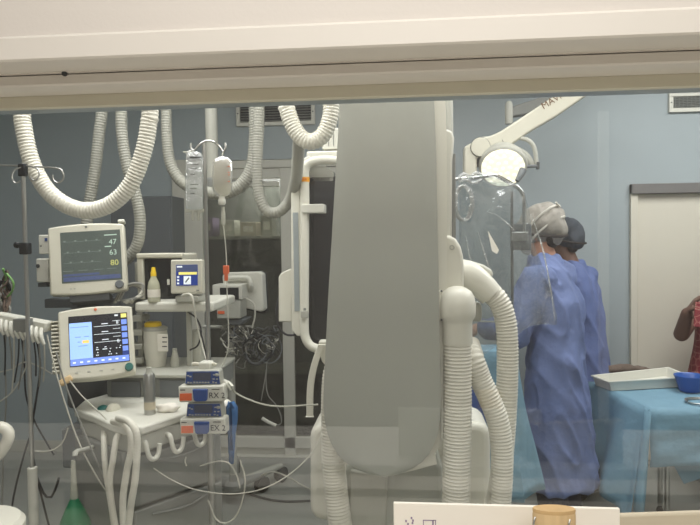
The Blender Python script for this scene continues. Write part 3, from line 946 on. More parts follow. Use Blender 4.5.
for k in range(4):
    mb = MB(fm2); mb.box((-.08 + k * .045, -.0005, -h / 2 + .03), (.012, .003, .006)); part('button', mb, 'light_grey', m2, bevel=.001)
mb = MB(fm2); mb.lathe((0, -.0005, h / 2 - .015), [(.006, 0), (.006, .002), (.003, .003)], (0, -1, 0), 14); part('badge', mb, 'clamp_orange', m2)
for k in range(14):
    mb = MB(fm2); mb.box((-w / 2 - .012, .035, h / 2 - .05 - k * .0155), (.03, .05, .006)); part('cooling_fin', mb, 'cream_plastic', m2)
mb = MB(fm2); mb.box((-w / 2 + .022, .0, -h / 2 + .004), (.05, .03, .024), Euler((0, R(-25), 0))); part('corner_bumper', mb, 'wood', m2, bevel=.006, label='tan corner piece')

# column that carries both monitors
cx, cy = P(84, 330, 3.05).x, 3.05
col = root('monitor_column', 'grey column with arms behind the two patient monitors', 'column', (cx, cy, 0))
mb = MB(); mb.span((cx - .035, cy - .03, .06), (cx + .035, cy + .03, P(84, 292, 3.05).z)); part('post', mb, 'mid_grey', col, bevel=.006)
mb = MB(); mb.tube([(cx, cy - .03, 1.30), (cx + .01, cy - .1, 1.31), (c1.x, c1.y + .06, c1.z - .195)], .022, 12, .03); part('arm', mb, 'dark_grey', col)
mb = MB(); mb.tube([(cx, cy - .03, 1.12), (cx + .02, cy - .14, 1.13), (c2.x - .06, c2.y + .2, c2.z - .03), (c2.x - .055, c2.y + .13, c2.z)], .02, 12, .03); part('arm', mb, 'dark_grey', col)
mb = MB(); mb.lathe((cx, cy, .0), [(.0, 0), (.2, 0), (.2, .03), (.06, .06), (.04, .08)], n=32); part('foot', mb, 'mid_grey', col)
mb = MB(); mb.span((P(44, 300, 2.9).x, 2.9, P(60, 308, 2.9).z), (P(112, 300, 2.9).x, 3.0, P(60, 299, 2.9).z)); part('cross_tray', mb, 'slate', col, bevel=.005)

# bundle of grey cables lying beside the upper monitor
for k in range(7):
    o = k * 2.0
    mb = MB(); mb.tube([P(114 + k, 303 - k * .5, 2.88 - k * .006), P(120 + o * .6, 292 - o * .45, 2.86), P(131 + o * .5, 284 + o * .2, 2.85 + k * .006), P(143, 285 + o * .9, 2.86), P(138 - o * .3, 297 + o * .1, 2.84 - k * .004), P(122 + o, 301 + (k % 3), 2.84)], .0058, 8, .012)
    thing('coiled_cable', mb, 'cable_white' if k % 3 else 'cable_grey', 'grey cable in the coiled bundle between the upper patient monitor and the yellow-capped bottle', 'cable', 'coiled cables beside the upper monitor')

# ------------------------------------------------------------------ anaesthesia machine
ztop = .93
outl = [(74, 409), (92, 415), (112, 424), (128, 428), (142, 427), (160, 421), (182, 414), (206, 408), (233, 402), (224, 395), (212, 391), (160, 391), (110, 393), (84, 400)]
wp = [PZ(x, y, ztop) for x, y in outl]
ctr = sum(wp, Vector()) / len(wp)
am = root('anaesthesia_machine', 'grey and white anaesthesia machine with worktop and shelves standing behind the infusion pumps', 'anaesthesia machine', (ctr.x, ctr.y, 0))
mb = MB(); mb.prism([p - Vector((0, 0, .032)) for p in wp], (0, 0, .032)); part('worktop', mb, 'white_plastic', am, bevel=.008, seg=3)
sh_ = [ctr + (p - ctr) * .93 for p in wp]
mb = MB(); mb.prism([Vector((p.x, p.y, ztop - .10)) for p in sh_], (0, 0, .066)); part('apron', mb, 'light_grey', am, bevel=.004)
A, B = wp[3], wp[8]
ux = (B - A); ux.z = 0; L_ = ux.length; ux.normalize(); uy = Vector((-ux.y, ux.x, 0))
def AM(u, v, z): return Vector((A.x, A.y, 0)) + ux * u + uy * v + Vector((0, 0, z))
mb = MB(); mb.prism([AM(.0, .045, .16), AM(L_ - .03, .045, .16), AM(L_ - .03, .42, .16), AM(-.0, .42, .16)], (0, 0, ztop - .10 - .16)); part('cabinet', mb, 'mid_grey', am, bevel=.006)
for z0, z1 in ((.62, .81), (.38, .605), (.17, .365)):
    mb = MB(); mb.prism([AM(.03, .02, z0), AM(L_ - .05, .02, z0), AM(L_ - .05, .05, z0), AM(.03, .05, z0)], (0, 0, z1 - z0)); dr = part('drawer', mb, 'mid_grey', am, bevel=.006)
    mb = MB(); mb.tube([AM(.1, .018, z1 - .03), AM(L_ * .5, .005, z1 - .042), AM(L_ - .12, .018, z1 - .03)], .005, 8, .03); part('handle', mb, 'mid_grey', dr)
for u, v in ((.05, .08), (L_ - .08, .08), (.05, .38), (L_ - .08, .38)):
    mb = MB(); p = AM(u, v, .05); mb.cyl(p - ux * .02, p + ux * .02, .05, n=24); mb.cyl(p, p + Vector((0, 0, .112)), .015, n=10); part('castor', mb, 'rubber', am)
for k in range(3):
    u0 = .06 + k * .105
    mb = MB(); mb.tube([AM(u0, .012, .868), AM(u0, -.014, .864), AM(u0 + .002, -.022, .835), AM(u0 + .012, -.024, .806), AM(u0 + .03, -.024, .798), AM(u0 + .046, -.024, .812), AM(u0 + .052, -.026, .85)], .009, 10, .008)
    part('hook', mb, 'white_plastic', am)
# box unit at the back of the worktop, posts and top shelf
def pslab(name, x0, y0, x1, y1, Y, D, m, parent, bevel=.004, **k):
    b = MB(); b.pbox(x0, y0, x1, y1, Y, D); return part(name, b, m, parent, bevel=bevel, **k)
z1_ = P(160, 377, 2.72).z
b = MB(); b.span((P(107, 390, 2.72).x, 2.72, ztop), (P(209, 390, 2.72).x, 3.12, z1_)); bu = part('rear_unit', b, 'mid_grey', am, bevel=.004)
pslab('dark_panel', 110, 381, 141, 401, 2.712, .01, 'slate', bu, .002)
pslab('dark_panel', 158, 380, 207, 400, 2.712, .01, 'slate', bu, .002)
b = MB(); b.span((P(109, 390, 2.70).x, 2.70, z1_), (P(210, 390, 2.70).x, 3.12, z1_ + .014)); part('middle_shelf', b, 'light_grey', am, bevel=.003)
zs0, zs1 = P(180, 312, 2.82).z, P(180, 302, 2.82).z
b = MB(); b.span((P(134, 305, 2.82).x, 2.82, zs0), (P(213, 305, 2.82).x, 3.2, zs1)); part('top_shelf', b, 'white_plastic', am, bevel=.012, seg=3)
for px in (189.5, 141):
    b = MB(); x = P(px, 340, 2.9).x; b.span((x - .01, 2.89, z1_ + .014), (x + .01, 2.91, zs0)); part('shelf_post', b, 'light_grey', am)
b = MB(); x = P(118, 340, 3.05).x; b.span((x - .05, 3.03, ztop), (x + .07, 3.10, zs0)); part('rear_column', b, 'mid_grey', am, bevel=.004)
b = MB(); b.span((P(128, 305, 3.0).x, 2.98, zs0 + .002), (P(136, 305, 3).x, 3.2, zs1)); part('shelf_bracket', b, 'mid_grey', am)
for k in range(4):
    y = 316 + k * 14
    b = MB(); b.pbox(130, y, 142, y + 6, 2.86, .1); part('module', b, 'light_grey', am, bevel=.004)
# drum-shaped dark absorber at the left end of the worktop
q = PZ(73, 404, ztop - .04); xx = P(80, 400, 2.78).x
b = MB(); b.lathe((xx, 2.86, .86), [(.0, 0), (.085, 0), (.09, .01), (.09, .12), (.085, .13)], n=32); ab = part('absorber', b, 'dark_grey', am)
b = MB(); b.lathe((xx, 2.86, .99), [(.085, 0), (.094, .006), (.094, .035), (.07, .05), (0, .052)], n=32); part('absorber_lid', b, 'light_grey', ab, label='pale ribbed lid')
# breathing bellows jar
q = P(128, 475, 2.42)
b = MB(); 
prof = [(.0, 0), (.044, 0)]
for i in range(8): prof += [(.046, .012 + i * .014), (.040, .019 + i * .014)]
prof += [(.046, .128), (.03, .135), (0, .135)]
b.lathe((q.x, 2.45, P(128, 503, 2.42).z), prof, n=28); bl = part('bellows', b, 'beige_print', am, label='beige bellows')
b = MB(); b.lathe((q.x, 2.45, P(128, 505, 2.42).z), [(.052, 0), (.054, .005), (.054, .14), (.046, .16)], n=28); part('bellows_jar', b, 'tube_clear', bl)
b = MB(); b.span((q.x - .06, 2.40, P(128, 505, 2.42).z - .02), (q.x + .06, 2.56, P(128, 505, 2.42).z)); part('bellows_tray', b, 'mid_grey', am, bevel=.004)
# breathing tubes hanging in front
def bt(pts, Y, r, label):
    b = MB(); b.hose([P(x, y, Y + d) for x, y, d in pts], r, .012, .05, 16)
    return thing('breathing_tube', b, 'hose_white', label, 'breathing tube', 'white breathing tubes')
bt([(104, 432, .08), (104, 440, .03), (105, 462, 0), (108, 485, .0), (112, 510, 0), (116, 540, .02)], 2.32, .0115, 'white breathing tube hanging from the worktop, first from the left')
bt([(120, 432, .04), (116, 440, 0), (113, 460, -.02), (110, 480, -.02), (112, 505, -.02), (118, 540, 0)], 2.28, .0115, 'white breathing tube bending left from the machine port, second from the left')
bt([(113, 421, .08), (122, 423, .02), (130, 433, -.01), (131, 450, -.01), (127, 470, 0), (123, 500, 0), (124, 540, 0)], 2.24, .0125, 'white breathing tube arching over the worktop corner, third from the left')
bt([(118, 418, .06), (128, 421, 0), (136, 432, -.02), (137, 452, -.02), (135, 480, -.02), (131, 505, -.02), (127, 540, 0)], 2.2, .0125, 'outermost white breathing tube arching over the worktop corner, nearest the hooks')
# face mask with a teal collar on the worktop
q = P(108, 412, 2.5)
fmk = root('breathing_mask', 'pale breathing mask with teal collar lying on the worktop end', 'breathing mask', (q.x, 2.5, q.z))
b = MB(); b.lathe(P(101, 412, 2.52), [(.0, 0), (.026, 0), (.028, .012), (.022, .03), (.016, .034)], (1, -.2, .2), 22); part('collar', b, 'teal', fmk)
b = MB(); b.lathe(P(108, 411, 2.51), [(.014, 0), (.024, .012), (.03, .026), (.026, .044), (0, .05)], (1, -.3, .15), 22); part('cone', b, 'cream_plastic', fmk)

# things on the machine
# tall steel spray can on the worktop
p = PZ(150, 414, ztop)
sc = root('spray_can', 'slim grey metal canister standing on the worktop left of the infusion pumps', 'canister', (p.x, p.y, ztop))
r_ = 5.8 / F * p.y; hh = P(150, 375, p.y).z - ztop
b = MB(); b.lathe((p.x, p.y, ztop), [(.0, 0), (r_, 0), (r_, hh), (r_ * .8, hh + .008)], n=24); part('can', b, 'steel', sc)
b = MB(); b.lathe((p.x, p.y, ztop + hh), [(r_ * .8, .006), (r_ * .5, .016), (r_ * .5, .03), (0, .032)], n=20); part('cap', b, 'light_grey', sc)
b = MB(); b.lathe((p.x, p.y, ztop + .02), [(r_ + .0006, 0), (r_ + .0006, .03)], n=24); part('base_band', b, 'beige_print', sc)
# suction canister with a yellow lid
Yk = 2.9; zt_ = z1_ + .0142
p = P(156, 360, Yk)
su = root('suction_jar', 'translucent white suction jar with a yellow lid on the middle shelf', 'jar', (p.x, Yk, zt_))
r_ = 12 / F * Yk; hh = P(156, 330, Yk).z - zt_
b = MB(); b.lathe((p.x, Yk, zt_), [(.0, 0), (r_ * .8, 0), (r_ * .85, .02), (r_, .08), (r_, hh)], n=28); part('jar_body', b, 'hose_white', su)
b = MB(); b.lathe((p.x, Yk, zt_ + hh), [(r_ * 1.04, 0), (r_ * 1.04, .012), (r_ * .8, .018), (0, .02)], n=28); part('rim', b, 'light_grey', su)
b = MB(); b.lathe((p.x - .01, Yk, zt_ + hh + .018), [(r_ * .72, 0), (r_ * .72, .014), (r_ * .6, .02), (0, .02)], n=28); part('lid', b, 'yellow', su, label='yellow lid')
b = MB(); b.pbox(157, 334, 168, 352, Yk - r_ - .006, .006); part('label_plate', b, 'card_white', su, bevel=.002)
for k in range(3):
    b = MB(); b.pbox(162, 337 + k * 4.5, 167, 338 + k * 4.5, Yk - r_ - .007, .002); part('level_mark', b, 'ink', su)
# small pale flask beside it
p = P(175, 360, 2.88); zt_ = z1_ + .0142
fk = root('flask', 'small pale conical flask right of the suction jar', 'flask', (p.x, 2.88, zt_))
b = MB(); b.lathe((p.x, 2.88, zt_), [(.0, 0), (.02, 0), (.021, .03), (.012, .065), (.009, .072)], n=22); part('flask_body', b, 'tube_clear', fk)
b = MB(); b.lathe((p.x, 2.88, zt_ + .07), [(.01, 0), (.01, .014), (0, .015)], n=18); part('stopper', b, 'light_grey', fk)
p = P(197, 360, 2.95)
b = MB(); b.lathe((p.x, 2.95, zt_), [(.0, 0), (.03, 0), (.032, .03), (.032, .11), (.02, .13), (.018, .16), (0, .16)], n=24)
thing('glass_bottle', b, 'tube_clear', 'cloudy glass bottle behind the shelf post above the infusion pumps', 'bottle')
# squeeze bottle with yellow cap, on the top shelf
Yk = 2.84; zt_ = zs1
p = P(154, 295, Yk)
sq = root('squeeze_bottle', 'small clear bottle with tall yellow nozzle cap on the top shelf', 'bottle', (p.x, Yk, zt_))
b = MB(); k = Yk / F; b.lathe((p.x, Yk, zt_), [(.0, 0), (6.2 * k, 0), (6.4 * k, .01), (6.2 * k, 16 * k), (5.4 * k, 20 * k), (3 * k, 25 * k), (2.6 * k, 27 * k)], n=26); part('bottle_body', b, 'liquid', sq)
b = MB(); b.lathe((p.x, Yk, zt_ + 26.5 * k), [(2.9 * k, 0), (2.9 * k, 4 * k), (2.2 * k, 5 * k), (1.9 * k, 9 * k), (0, 9.5 * k)], n=22); part('nozzle_cap', b, 'yellow', sq, label='yellow nozzle cap')
b = MB(); b.lathe((p.x, Yk, zt_ + 5 * k), [(6.45 * k, 0), (6.45 * k, 8 * k)], n=26); part('bottle_label', b, 'card_white', sq)
# black fronted instrument with a beige shell
rt = root('gas_analyser', 'beige cased instrument with a black front behind the yellow-capped bottle', 'instrument', (P(158, 280, 2.96).x, 3.0, zs1))
zt2 = P(158, 254, 2.95).z
b = MB(); x0, x1 = P(137, 280, 2.95).x, P(181, 280, 2.95).x
b.span((x0, 2.97, zs1), (x1, 3.2, zt2)); part('case', b, 'cream_plastic', rt, bevel=.01, seg=3)
b = MB(); b.span((x0, 2.95, zs1), (x0 + .032, 2.98, zt2)); b.span((x0, 2.945, zt2 - .02), (x1 + .01, 2.98, zt2 + .004)); part('front_frame', b, 'cream_plastic', rt, bevel=.006)
b = MB(); b.span((x0 + .034, 2.962, zs1 + .002), (x1 - .002, 2.972, zt2 - .022)); part('black_front', b, 'black_glass', rt)
b = MB(); b.pbox(167, 279, 169.5, 285, 2.958, .006); part('switch', b, 'white_plastic', rt)
b = MB()
b.pbox(134.5, 262, 138, 282, 2.99, .12); part('side_grille', b, 'light_grey', rt, bevel=.003)
# small beige monitor with blue menu
fm3 = frame(186.5, 276.5, 2.80, 4, 4)
c3 = fm3.translation
m3 = root('small_monitor', 'small beige monitor with a blue menu screen on the right end of the top shelf', 'monitor', (c3.x, c3.y + .03, zs1))
w, h = .142, .15
b = MB(fm3); b.box((0, .03, 0), (w, .06, h)); part('bezel', b, 'cream_plastic', m3, bevel=.006, seg=3)
b = MB(fm3); b.box((0, .085, 0), (w * .8, .07, h * .8)); part('rear_housing', b, 'cream_plastic', m3, bevel=.012)
b = MB(fm3); X0, X1, Z1, Z0 = -.046, .05, .052, -.04
b.box(((X0 + X1) / 2, -.0005, (Z0 + Z1) / 2), (X1 - X0, .003, Z1 - Z0))
b.m = 1; rect(b, X0 + .002, Z1 - .028, X1 - .002, Z1 - .002, -.0022)
b.m = 2; rect(b, X0 + .012, Z1 - .044, X1 - .003, Z1 - .032, -.0024)
b.m = 3; rect(b, X0 + .034, Z0 + .005, X0 + .066, Z0 + .042, -.0024); rect(b, X0 + .004, Z1 - .012, X0 + .028, Z1 - .005, -.0026)
for k in range(3): rect(b, X0 + .005, Z0 + .006 + k * .014, X0 + .014, Z0 + .014 + k * .014, -.0024)
b.m = 4; b.box((X0 + .05, -.003, Z0 + .024), (.006, .001, .026), Euler((0, R(38), 0)))
part('screen', b, ['scr_navy', 'scr_dimblue', 'scr_yellow', 'scr_white', 'slate'], m3, smooth=False, label='blue menu screen')
b = MB(); b.span((c3.x - .055, c3.y + .0, zs1), (c3.x + .055, c3.y + .1, zs1 + .028)); ft = part('stand', b, 'light_grey', m3, bevel=.006)
b = MB(fm3); b.box((.05, -.001, -.062), (.012, .003, .006)); part('power_button', b, 'mid_grey', m3)
# ear-clip cable in front of the small monitor
b = MB(); b.tube([P(182, 296, 2.76), P(188, 294, 2.75), P(192, 297, 2.74), P(194, 307, 2.74), P(197, 325, 2.76), P(202, 345, 2.76), P(207, 362, 2.7)], [.006, .006, .0035, .0035, .003, .003, .003], 10, .012)
thing('sensor_cable', b, 'cable_white', 'white sensor cable running down over the shelf edge from the small monitor', 'cable')
b = MB(); b.tube([P(188, 312, 2.86), P(196, 318, 2.84), P(201, 330, 2.84), P(198, 345, 2.86), P(190, 350, 2.88)], .004, 8, .012)
thing('power_cable', b, 'cable_black', 'dark cable looping under the top shelf beside the shelf post', 'cable')

# green breathing bag hanging at the bottom left
q = P(75, 524, 2.3)
gb = root('breathing_bag', 'green breathing bag hanging by its clear neck at the bottom left', 'breathing bag', (q.x, 2.3, P(75, 560, 2.3).z))
k = 2.3 / F; zb = P(75, 560, 2.3).z
b = MB(); b.lathe((q.x, 2.3, zb), [(.0, 0), (9 * k, 2 * k), (15 * k, 14 * k), (17.5 * k, 30 * k), (15 * k, 42 * k), (9.5 * k, 55 * k), (5 * k, 64 * k), (3.5 * k, 67 * k)], n=28); part('bag', b, 'green_bag', gb)
b = MB(); b.lathe((q.x, 2.3, zb + 65 * k), [(3.8 * k, 0), (4 * k, 3 * k), (3 * k, 20 * k), (2.5 * k, 38 * k), (2 * k, 42 * k), (0, 42.5 * k)], n=22); part('neck', b, 'tube_clear', gb)
# machine elbow that holds it
b = MB(); b.tube([P(75, 456, 2.3), P(76, 452, 2.31), P(84, 450, 2.36), P(97, 446, 2.44)], .01, 12, .012); part('elbow_arm', b, 'light_grey', am)
b = MB(); b.pbox(60, 428, 98, 470, 2.5, .2); part('side_panel', b, 'slate', am, bevel=.008)

# white junction strip with lead connectors on the drip stand
Ye = 2.46
b = MB(); b.prism([P(-8, 313, Ye), P(46, 323, Ye), P(44, 333, Ye), P(-8, 325, Ye)], (0, .06, 0))
q = P(20, 325, Ye)
js = root('lead_block', 'white strip of lead connectors fixed to the left drip stand below its clamp', 'connector block', (q.x, Ye, q.z - .03))
part('strip', b, 'white_plastic', js, bevel=.005)
for i in range(9):
    x = 1 + i * 5
    a_, b_ = P(x, 320 + i * 1.1, Ye - .01), P(x + 3, 335 + i * 1.2, Ye - .03)
    b = MB(); b.tube([a_, a_.lerp(b_, .5) + Vector((0, -.012, .004)), b_], [.0085, .009, .006], 12, .01); cn = part('connector', b, 'white_plastic', js)
    e = P(x + random.uniform(-3, 6), 372 + random.uniform(-8, 30), Ye + .03)
    b = MB(); b.tube([b_, b_.lerp(e, .4) + Vector((.004, 0, -.01)), e], .003, 7, .02); part('lead', b, ['cable_black', 'cable_grey', 'cable_white'][i % 3], cn)
b = MB(); b.span((P(19, 322, Ye).x, Y1 + .02, P(20, 331, Ye).z), (P(33, 322, Ye).x, Ye, P(20, 318, Ye).z)); part('pole_bracket', b, 'mid_grey', js)
# hanging clutter at the far left edge
mb = MB()
for i in range(26):
    x = random.uniform(-14, 10); y0 = random.uniform(268, 282)
    pts = [P(x + random.uniform(-2, 2) + 3 * math.sin(j * 1.7 + i), y0 + j * 9, 2.72 + .03 * math.sin(i * 3 + j)) for j in range(5)]
    mb.m = i % 4
    mb.tube(pts, random.uniform(.004, .008), 7, .014)
t = thing('hanging_leads', mb, ['cable_black', 'brown_cloth', 'tag_green', 'cable_grey'], 'tangle of dark and olive leads hanging at the left edge behind the drip stand', 'leads')
t['kind'] = 'stuff'

# tall dark cabinet against the back wall
x0, x1 = P(112, 250, 4.45).x, P(172.5, 250, 4.45).x
zc1 = P(160, 196, 4.45).z
tc = root('tall_cabinet', 'tall dark grey cabinet against the back wall left of the glazed door', 'cabinet', ((x0 + x1) / 2, 4.6, 0))
b = MB(); b.span((x0, 4.45, 0), (x1, 4.725, zc1)); part('carcass', b, 'slate', tc, bevel=.004)
for a_, c_ in ((x0 + .006, (x0 + x1) / 2 - .002), ((x0 + x1) / 2 + .002, x1 - .006)):
    b = MB(); b.span((a_, 4.43, .06), (c_, 4.449, zc1 - .008)); dd = part('door', b, 'slate', tc, bevel=.003)
    b = MB(); b.box((a_ + .03 if a_ > x0 + .1 else c_ - .03, 4.42, 1.05), (.012, .02, .12)); part('handle', b, 'steel', dd)

# crumpled wipes on the worktop
p = PZ(168, 409, ztop + .01)
b = MB(); b.ell((p.x, p.y, ztop + .014), (.045, .03, .018), 24, 14)
for v in b.v: v += Vector((noise.noise(v * 50), noise.noise(v * 55 + Vector((3, 0, 0))), noise.noise(v * 45) * .6)) * .012; v.z = max(v.z, ztop + .0005)
thing('crumpled_wipe', b, 'card_white', 'crumpled white paper wipe on the worktop right of the grey metal canister', 'paper wipe', sharp=60)
p = PZ(221, 404, ztop + .01)
b = MB(); b.ell((p.x, p.y, ztop + .01), (.04, .03, .012), 24, 14)
for v in b.v: v += Vector((noise.noise(v * 40), noise.noise(v * 42 + Vector((3, 0, 0))), noise.noise(v * 45) * .6)) * .012; v.z = max(v.z, ztop + .0005)
thing('crumpled_wipe', b, 'card_white', 'crumpled white paper at the right end of the worktop behind the pumps', 'paper wipe', sharp=60)
# ------------------------------------------------------------------ C-arm of the imaging machine
Yp = 2.30
ca = root('imaging_arm', 'tall grey and white C-shaped imaging arm in the middle of the room', 'imaging machine', (P(390, 400, 2.7).x, 2.7, 0))
rows = [(0, 343, 430), (30, 342, 431), (60, 341, 432.5), (100, 340, 434), (150, 337, 436), (200, 334, 437), (250, 331, 438), (300, 328, 439), (350, 325.5, 440), (380, 324, 441), (405, 323.5, 441), (420, 324.5, 440), (435, 328, 437.5), (445, 332, 434), (455, 338, 428.5), (462, 345, 422), (468, 354, 413.5), (472, 363, 405), (475, 373, 396), (476.2, 382, 388)]
def back(y):
    return .00001 * max(0, y - 300) ** 1.75 * .55 + .00002 * max(0, 110 - y) ** 2 * .5
def loft(rows, Y0, thick, bulge, nu=14, dxl=0, dxr=0, m=None, name='', mtl='', bevel=0, extra=0.0):
    vs, fs = [], []
    for y, xl, xr in rows:
        for i in range(nu + 1):
            u = i / nu
            e = (2 * u - 1)
            Y = Y0 + back(y) + bulge * (abs(e) ** 5) + extra
            p = P(xl + dxl + (xr + dxr - xl - dxl) * u, y, Y)
            vs.append(Vector((p.x, Y, p.z)))
    n = nu + 1
    nf = len(vs)
    vs += [v + Vector((0, thick + (Y0 + bulge + extra + back(rows[i // n][0]) - v.y), 0)) for i, v in enumerate(vs)]
    R_ = len(rows)
    for r in range(R_ - 1):
        for i in range(nu):
            a = r * n + i
            fs.append((a, a + n, a + n + 1, a + 1))
            fs.append((nf + a, nf + a + 1, nf + a + n + 1, nf + a + n))
        a, b_ = r * n, r * n + nu
        fs.append((a, nf + a, nf + a + n, a + n)); fs.append((b_, b_ + n, nf + b_ + n, nf + b_))
    for i in range(nu):
        fs.append((i, i + 1, nf + i + 1, nf + i)); a = (R_ - 1) * n + i; fs.append((a, nf + a, nf + a + 1, a + 1))
    b = MB(); b.add(vs, fs); return b
part('cover_plate', loft(rows, Yp, .03, .018), 'grey_plate', ca, sharp=50)
rows2 = [(y, xl + 1.5, (447 if 100 < y < 400 else 445.5 if y <= 100 else xr + 6)) for y, xl, xr in rows[:-5]] + [(464, 346, 437), (470, 360, 416), (473.5, 375, 400)]
part('arc_housing', loft(rows2, Yp + .05, .14, .006), 'warm_white', ca, sharp=50, label='white arc housing behind the grey cover plate')
b = MB(); b.prism([P(444, 128, 2.42), P(452, 131, 2.42), P(454.5, 138, 2.42), P(452.5, 160, 2.42), P(452, 250, 2.42), P(444, 250, 2.42)], (0, .07, 0)); part('side_cheek', b, 'white_plastic', ca, bevel=.008)
b = MB(); b.prism([P(452.6, 154, 2.45), P(455.6, 153, 2.45), P(456, 250, 2.45), P(452.2, 250, 2.45)], (0, .02, 0)); part('side_rail', b, 'mid_grey', ca, bevel=.002)
# hump and joint
b = MB(); b.prism([P(x, y, 2.38) for x, y in ((442, 236), (450, 235.5), (456, 239), (461, 247), (463.5, 257), (464, 270), (464, 300), (442, 300))], (0, .09, 0)); hump = part('joint_hump', b, 'warm_white', ca, bevel=.012, seg=3)
q = P(452, 247.5, 2.378); b = MB(); b.lathe((q.x, 2.381, q.z), [(.009, 0), (.0095, .003), (.006, .0035), (.0055, .001)], (0, -1, 0), 20); part('cap_ring', b, 'light_grey', hump)
q = P(457, 310, 2.36); k = 2.36 / F
b = MB(); b.lathe((q.x, 2.36, P(457, 343.5, 2.36).z), [(.0, 0), (14.6 * k, 0), (14.8 * k, 1 * k), (14.8 * k, 20 * k), (15.4 * k, 23 * k), (18 * k, 27 * k), (18.6 * k, 33 * k), (18.4 * k, 40 * k), (17 * k, 47 * k), (14 * k, 52 * k), (9 * k, 55.5 * k), (4 * k, 57 * k), (0, 57.3 * k)], n=36); jt = part('hose_joint', b, 'warm_white', ca)
for x, y in ((441.5, 291), (473, 312), (441.5, 320)):
    p = P(x, y, 2.33); b = MB(); b.ell(p, (.004, .004, .004), 10, 6); part('screw', b, 'dark_grey', jt)
b = MB(); b.prism([P(437, 292, 2.335), P(441, 290, 2.335), P(441, 322, 2.335), P(437, 318, 2.335)], (0, .06, 0)); part('joint_flange', b, 'warm_white', ca, bevel=.004)
b = MB(); b.prism([P(439.5, 320, 2.36), P(444, 320, 2.36), P(444.5, 440, 2.36), P(441, 440, 2.36)], (0, .05, 0)); part('hose_guide', b, 'white_plastic', ca, bevel=.004)
# angled elbow for the second hose
b = MB(); b.prism([P(x, y, 2.5) for x, y in ((464, 261), (470, 260.5), (484, 265), (492, 270), (494, 276), (464, 280))], (0, .05, 0)); part('elbow_plate', b, 'white_plastic', ca, bevel=.008)
b = MB(); b.tube([P(456, 273, 2.5), P(468, 276, 2.5), P(479, 283, 2.5), P(491, 295, 2.5)], [.058, .056, .051, .047], 28, .02); el = part('elbow', b, 'warm_white', ca)
p = P(467, 263.5, 2.495); b = MB(); b.ell(p, (.005, .005, .005), 10, 6); part('screw', b, 'dark_grey', el)
b = MB(); b.pbox(463, 303, 482, 322, 2.52, .06); part('elbow_base', b, 'light_grey', ca, bevel=.012)
# lower housing, pedestal
def rounded(x0, y0, x1, y1, r, n=6):
    out = []
    for cx_, cy_, a0 in ((x1 - r, y0 + r, -90), (x1 - r, y1 - r, 0), (x0 + r, y1 - r, 90), (x0 + r, y0 + r, 180)):
        for i in range(n + 1):
            a = R(a0 + 90 * i / n); out.append((cx_ + r * math.cos(a), cy_ + r * math.sin(a)))
    return out
b = MB(); b.prism([P(x, y, 2.66) for x, y in rounded(309.5, 423, 491, 522, 15)], (0, .28, 0)); part('lower_housing', b, 'warm_white', ca, bevel=.03, seg=4)
b = MB(); b.prism([P(x, y, 2.56) for x, y in ((352, 462), (436, 448), (443, 470), (444, 640), (338, 640), (345, 470))], (0, .22, 0)); part('pedestal', b, 'grey_plate', ca, bevel=.02, seg=3)
b = MB(); b.prism([P(x, y, 2.545) for x, y in ((350, 470), (388, 476), (383, 640), (345, 640))], (0, .03, 0)); part('pedestal_cover', b, 'light_grey', ca, bevel=.008)
b = MB(); b.span((P(330, 600, 2.6).x, 2.45, 0), (P(460, 600, 2.6).x, 2.95, .07)); part('floor_plate', b, 'light_grey', ca, bevel=.01)
# the machine's own corrugated hoses
def arm_hose(pts, Y, r, name, label):
    b = MB(); b.hose([P(x, y, Y + (d[0] if d else 0)) for x, y, *d in pts], r, .0125, .085, 26); return part('corrugated_hose', b, 'hose_white', ca, label=label, sharp=180)
arm_hose([(457.5, 340), (457.5, 370), (457.5, 410), (457, 450), (456, 500), (455, 540), (452, 580, .12)], 2.36, 14.3 * 2.36 / F, '', 'thick white hose hanging straight down from the joint')
arm_hose([(488, 291), (497, 299), (504, 314), (507, 335), (507.5, 365), (506.5, 400), (504, 440), (500, 480), (492, 520, .1)], 2.5, 10.8 * 2.5 / F, '', 'outer white hose bending down from the elbow')
arm_hose([(469, 345, .06), (473, 358), (480, 378), (489, 398), (497, 418), (501, 440), (502, 465), (500, 500), (494, 540)], 2.41, 11.2 * 2.41 / F, '', 'white hose slanting down to the right beside the straight one')
arm_hose([(345, 340, .03), (339, 360), (333.5, 385), (333, 450), (336, 490), (341, 530), (346, 570, .08)], 2.53, 12.2 * 2.53 / F, '', 'white hose hanging along the left edge of the grey plate')
# white bracket and hanging strap at the left
b = MB(); b.prism([P(x, y, 2.5) for x, y in ((318.5, 341), (331, 341), (331, 372), (322, 362), (318, 352))], (0, .05, 0)); part('strap_bracket', b, 'warm_white', ca, bevel=.006)
b = MB()
pts = catmull([P(321.5, 345, 2.47), P(317, 356, 2.47), P(312.5, 372, 2.47), P(310, 390, 2.47), P(309.5, 417, 2.47)], .012)
n = len(pts); w_ = 3.4 * 2.47 / F
vs, fs = [], []
for p in pts:
    for dx, dy in ((-w_, 0), (w_, 0), (w_, .016), (-w_, .016)): vs.append(p + Vector((dx, dy, 0)))
for i in range(n - 1):
    for j in range(4): fs.append((i * 4 + j, i * 4 + (j + 1) % 4, i * 4 + 4 + (j + 1) % 4, i * 4 + 4 + j))
fs += [(0, 1, 2, 3), (n * 4 - 1, n * 4 - 2, n * 4 - 3, n * 4 - 4)]
b.add(vs, fs); part('hanging_strap', b, 'warm_white', ca, bevel=.003)

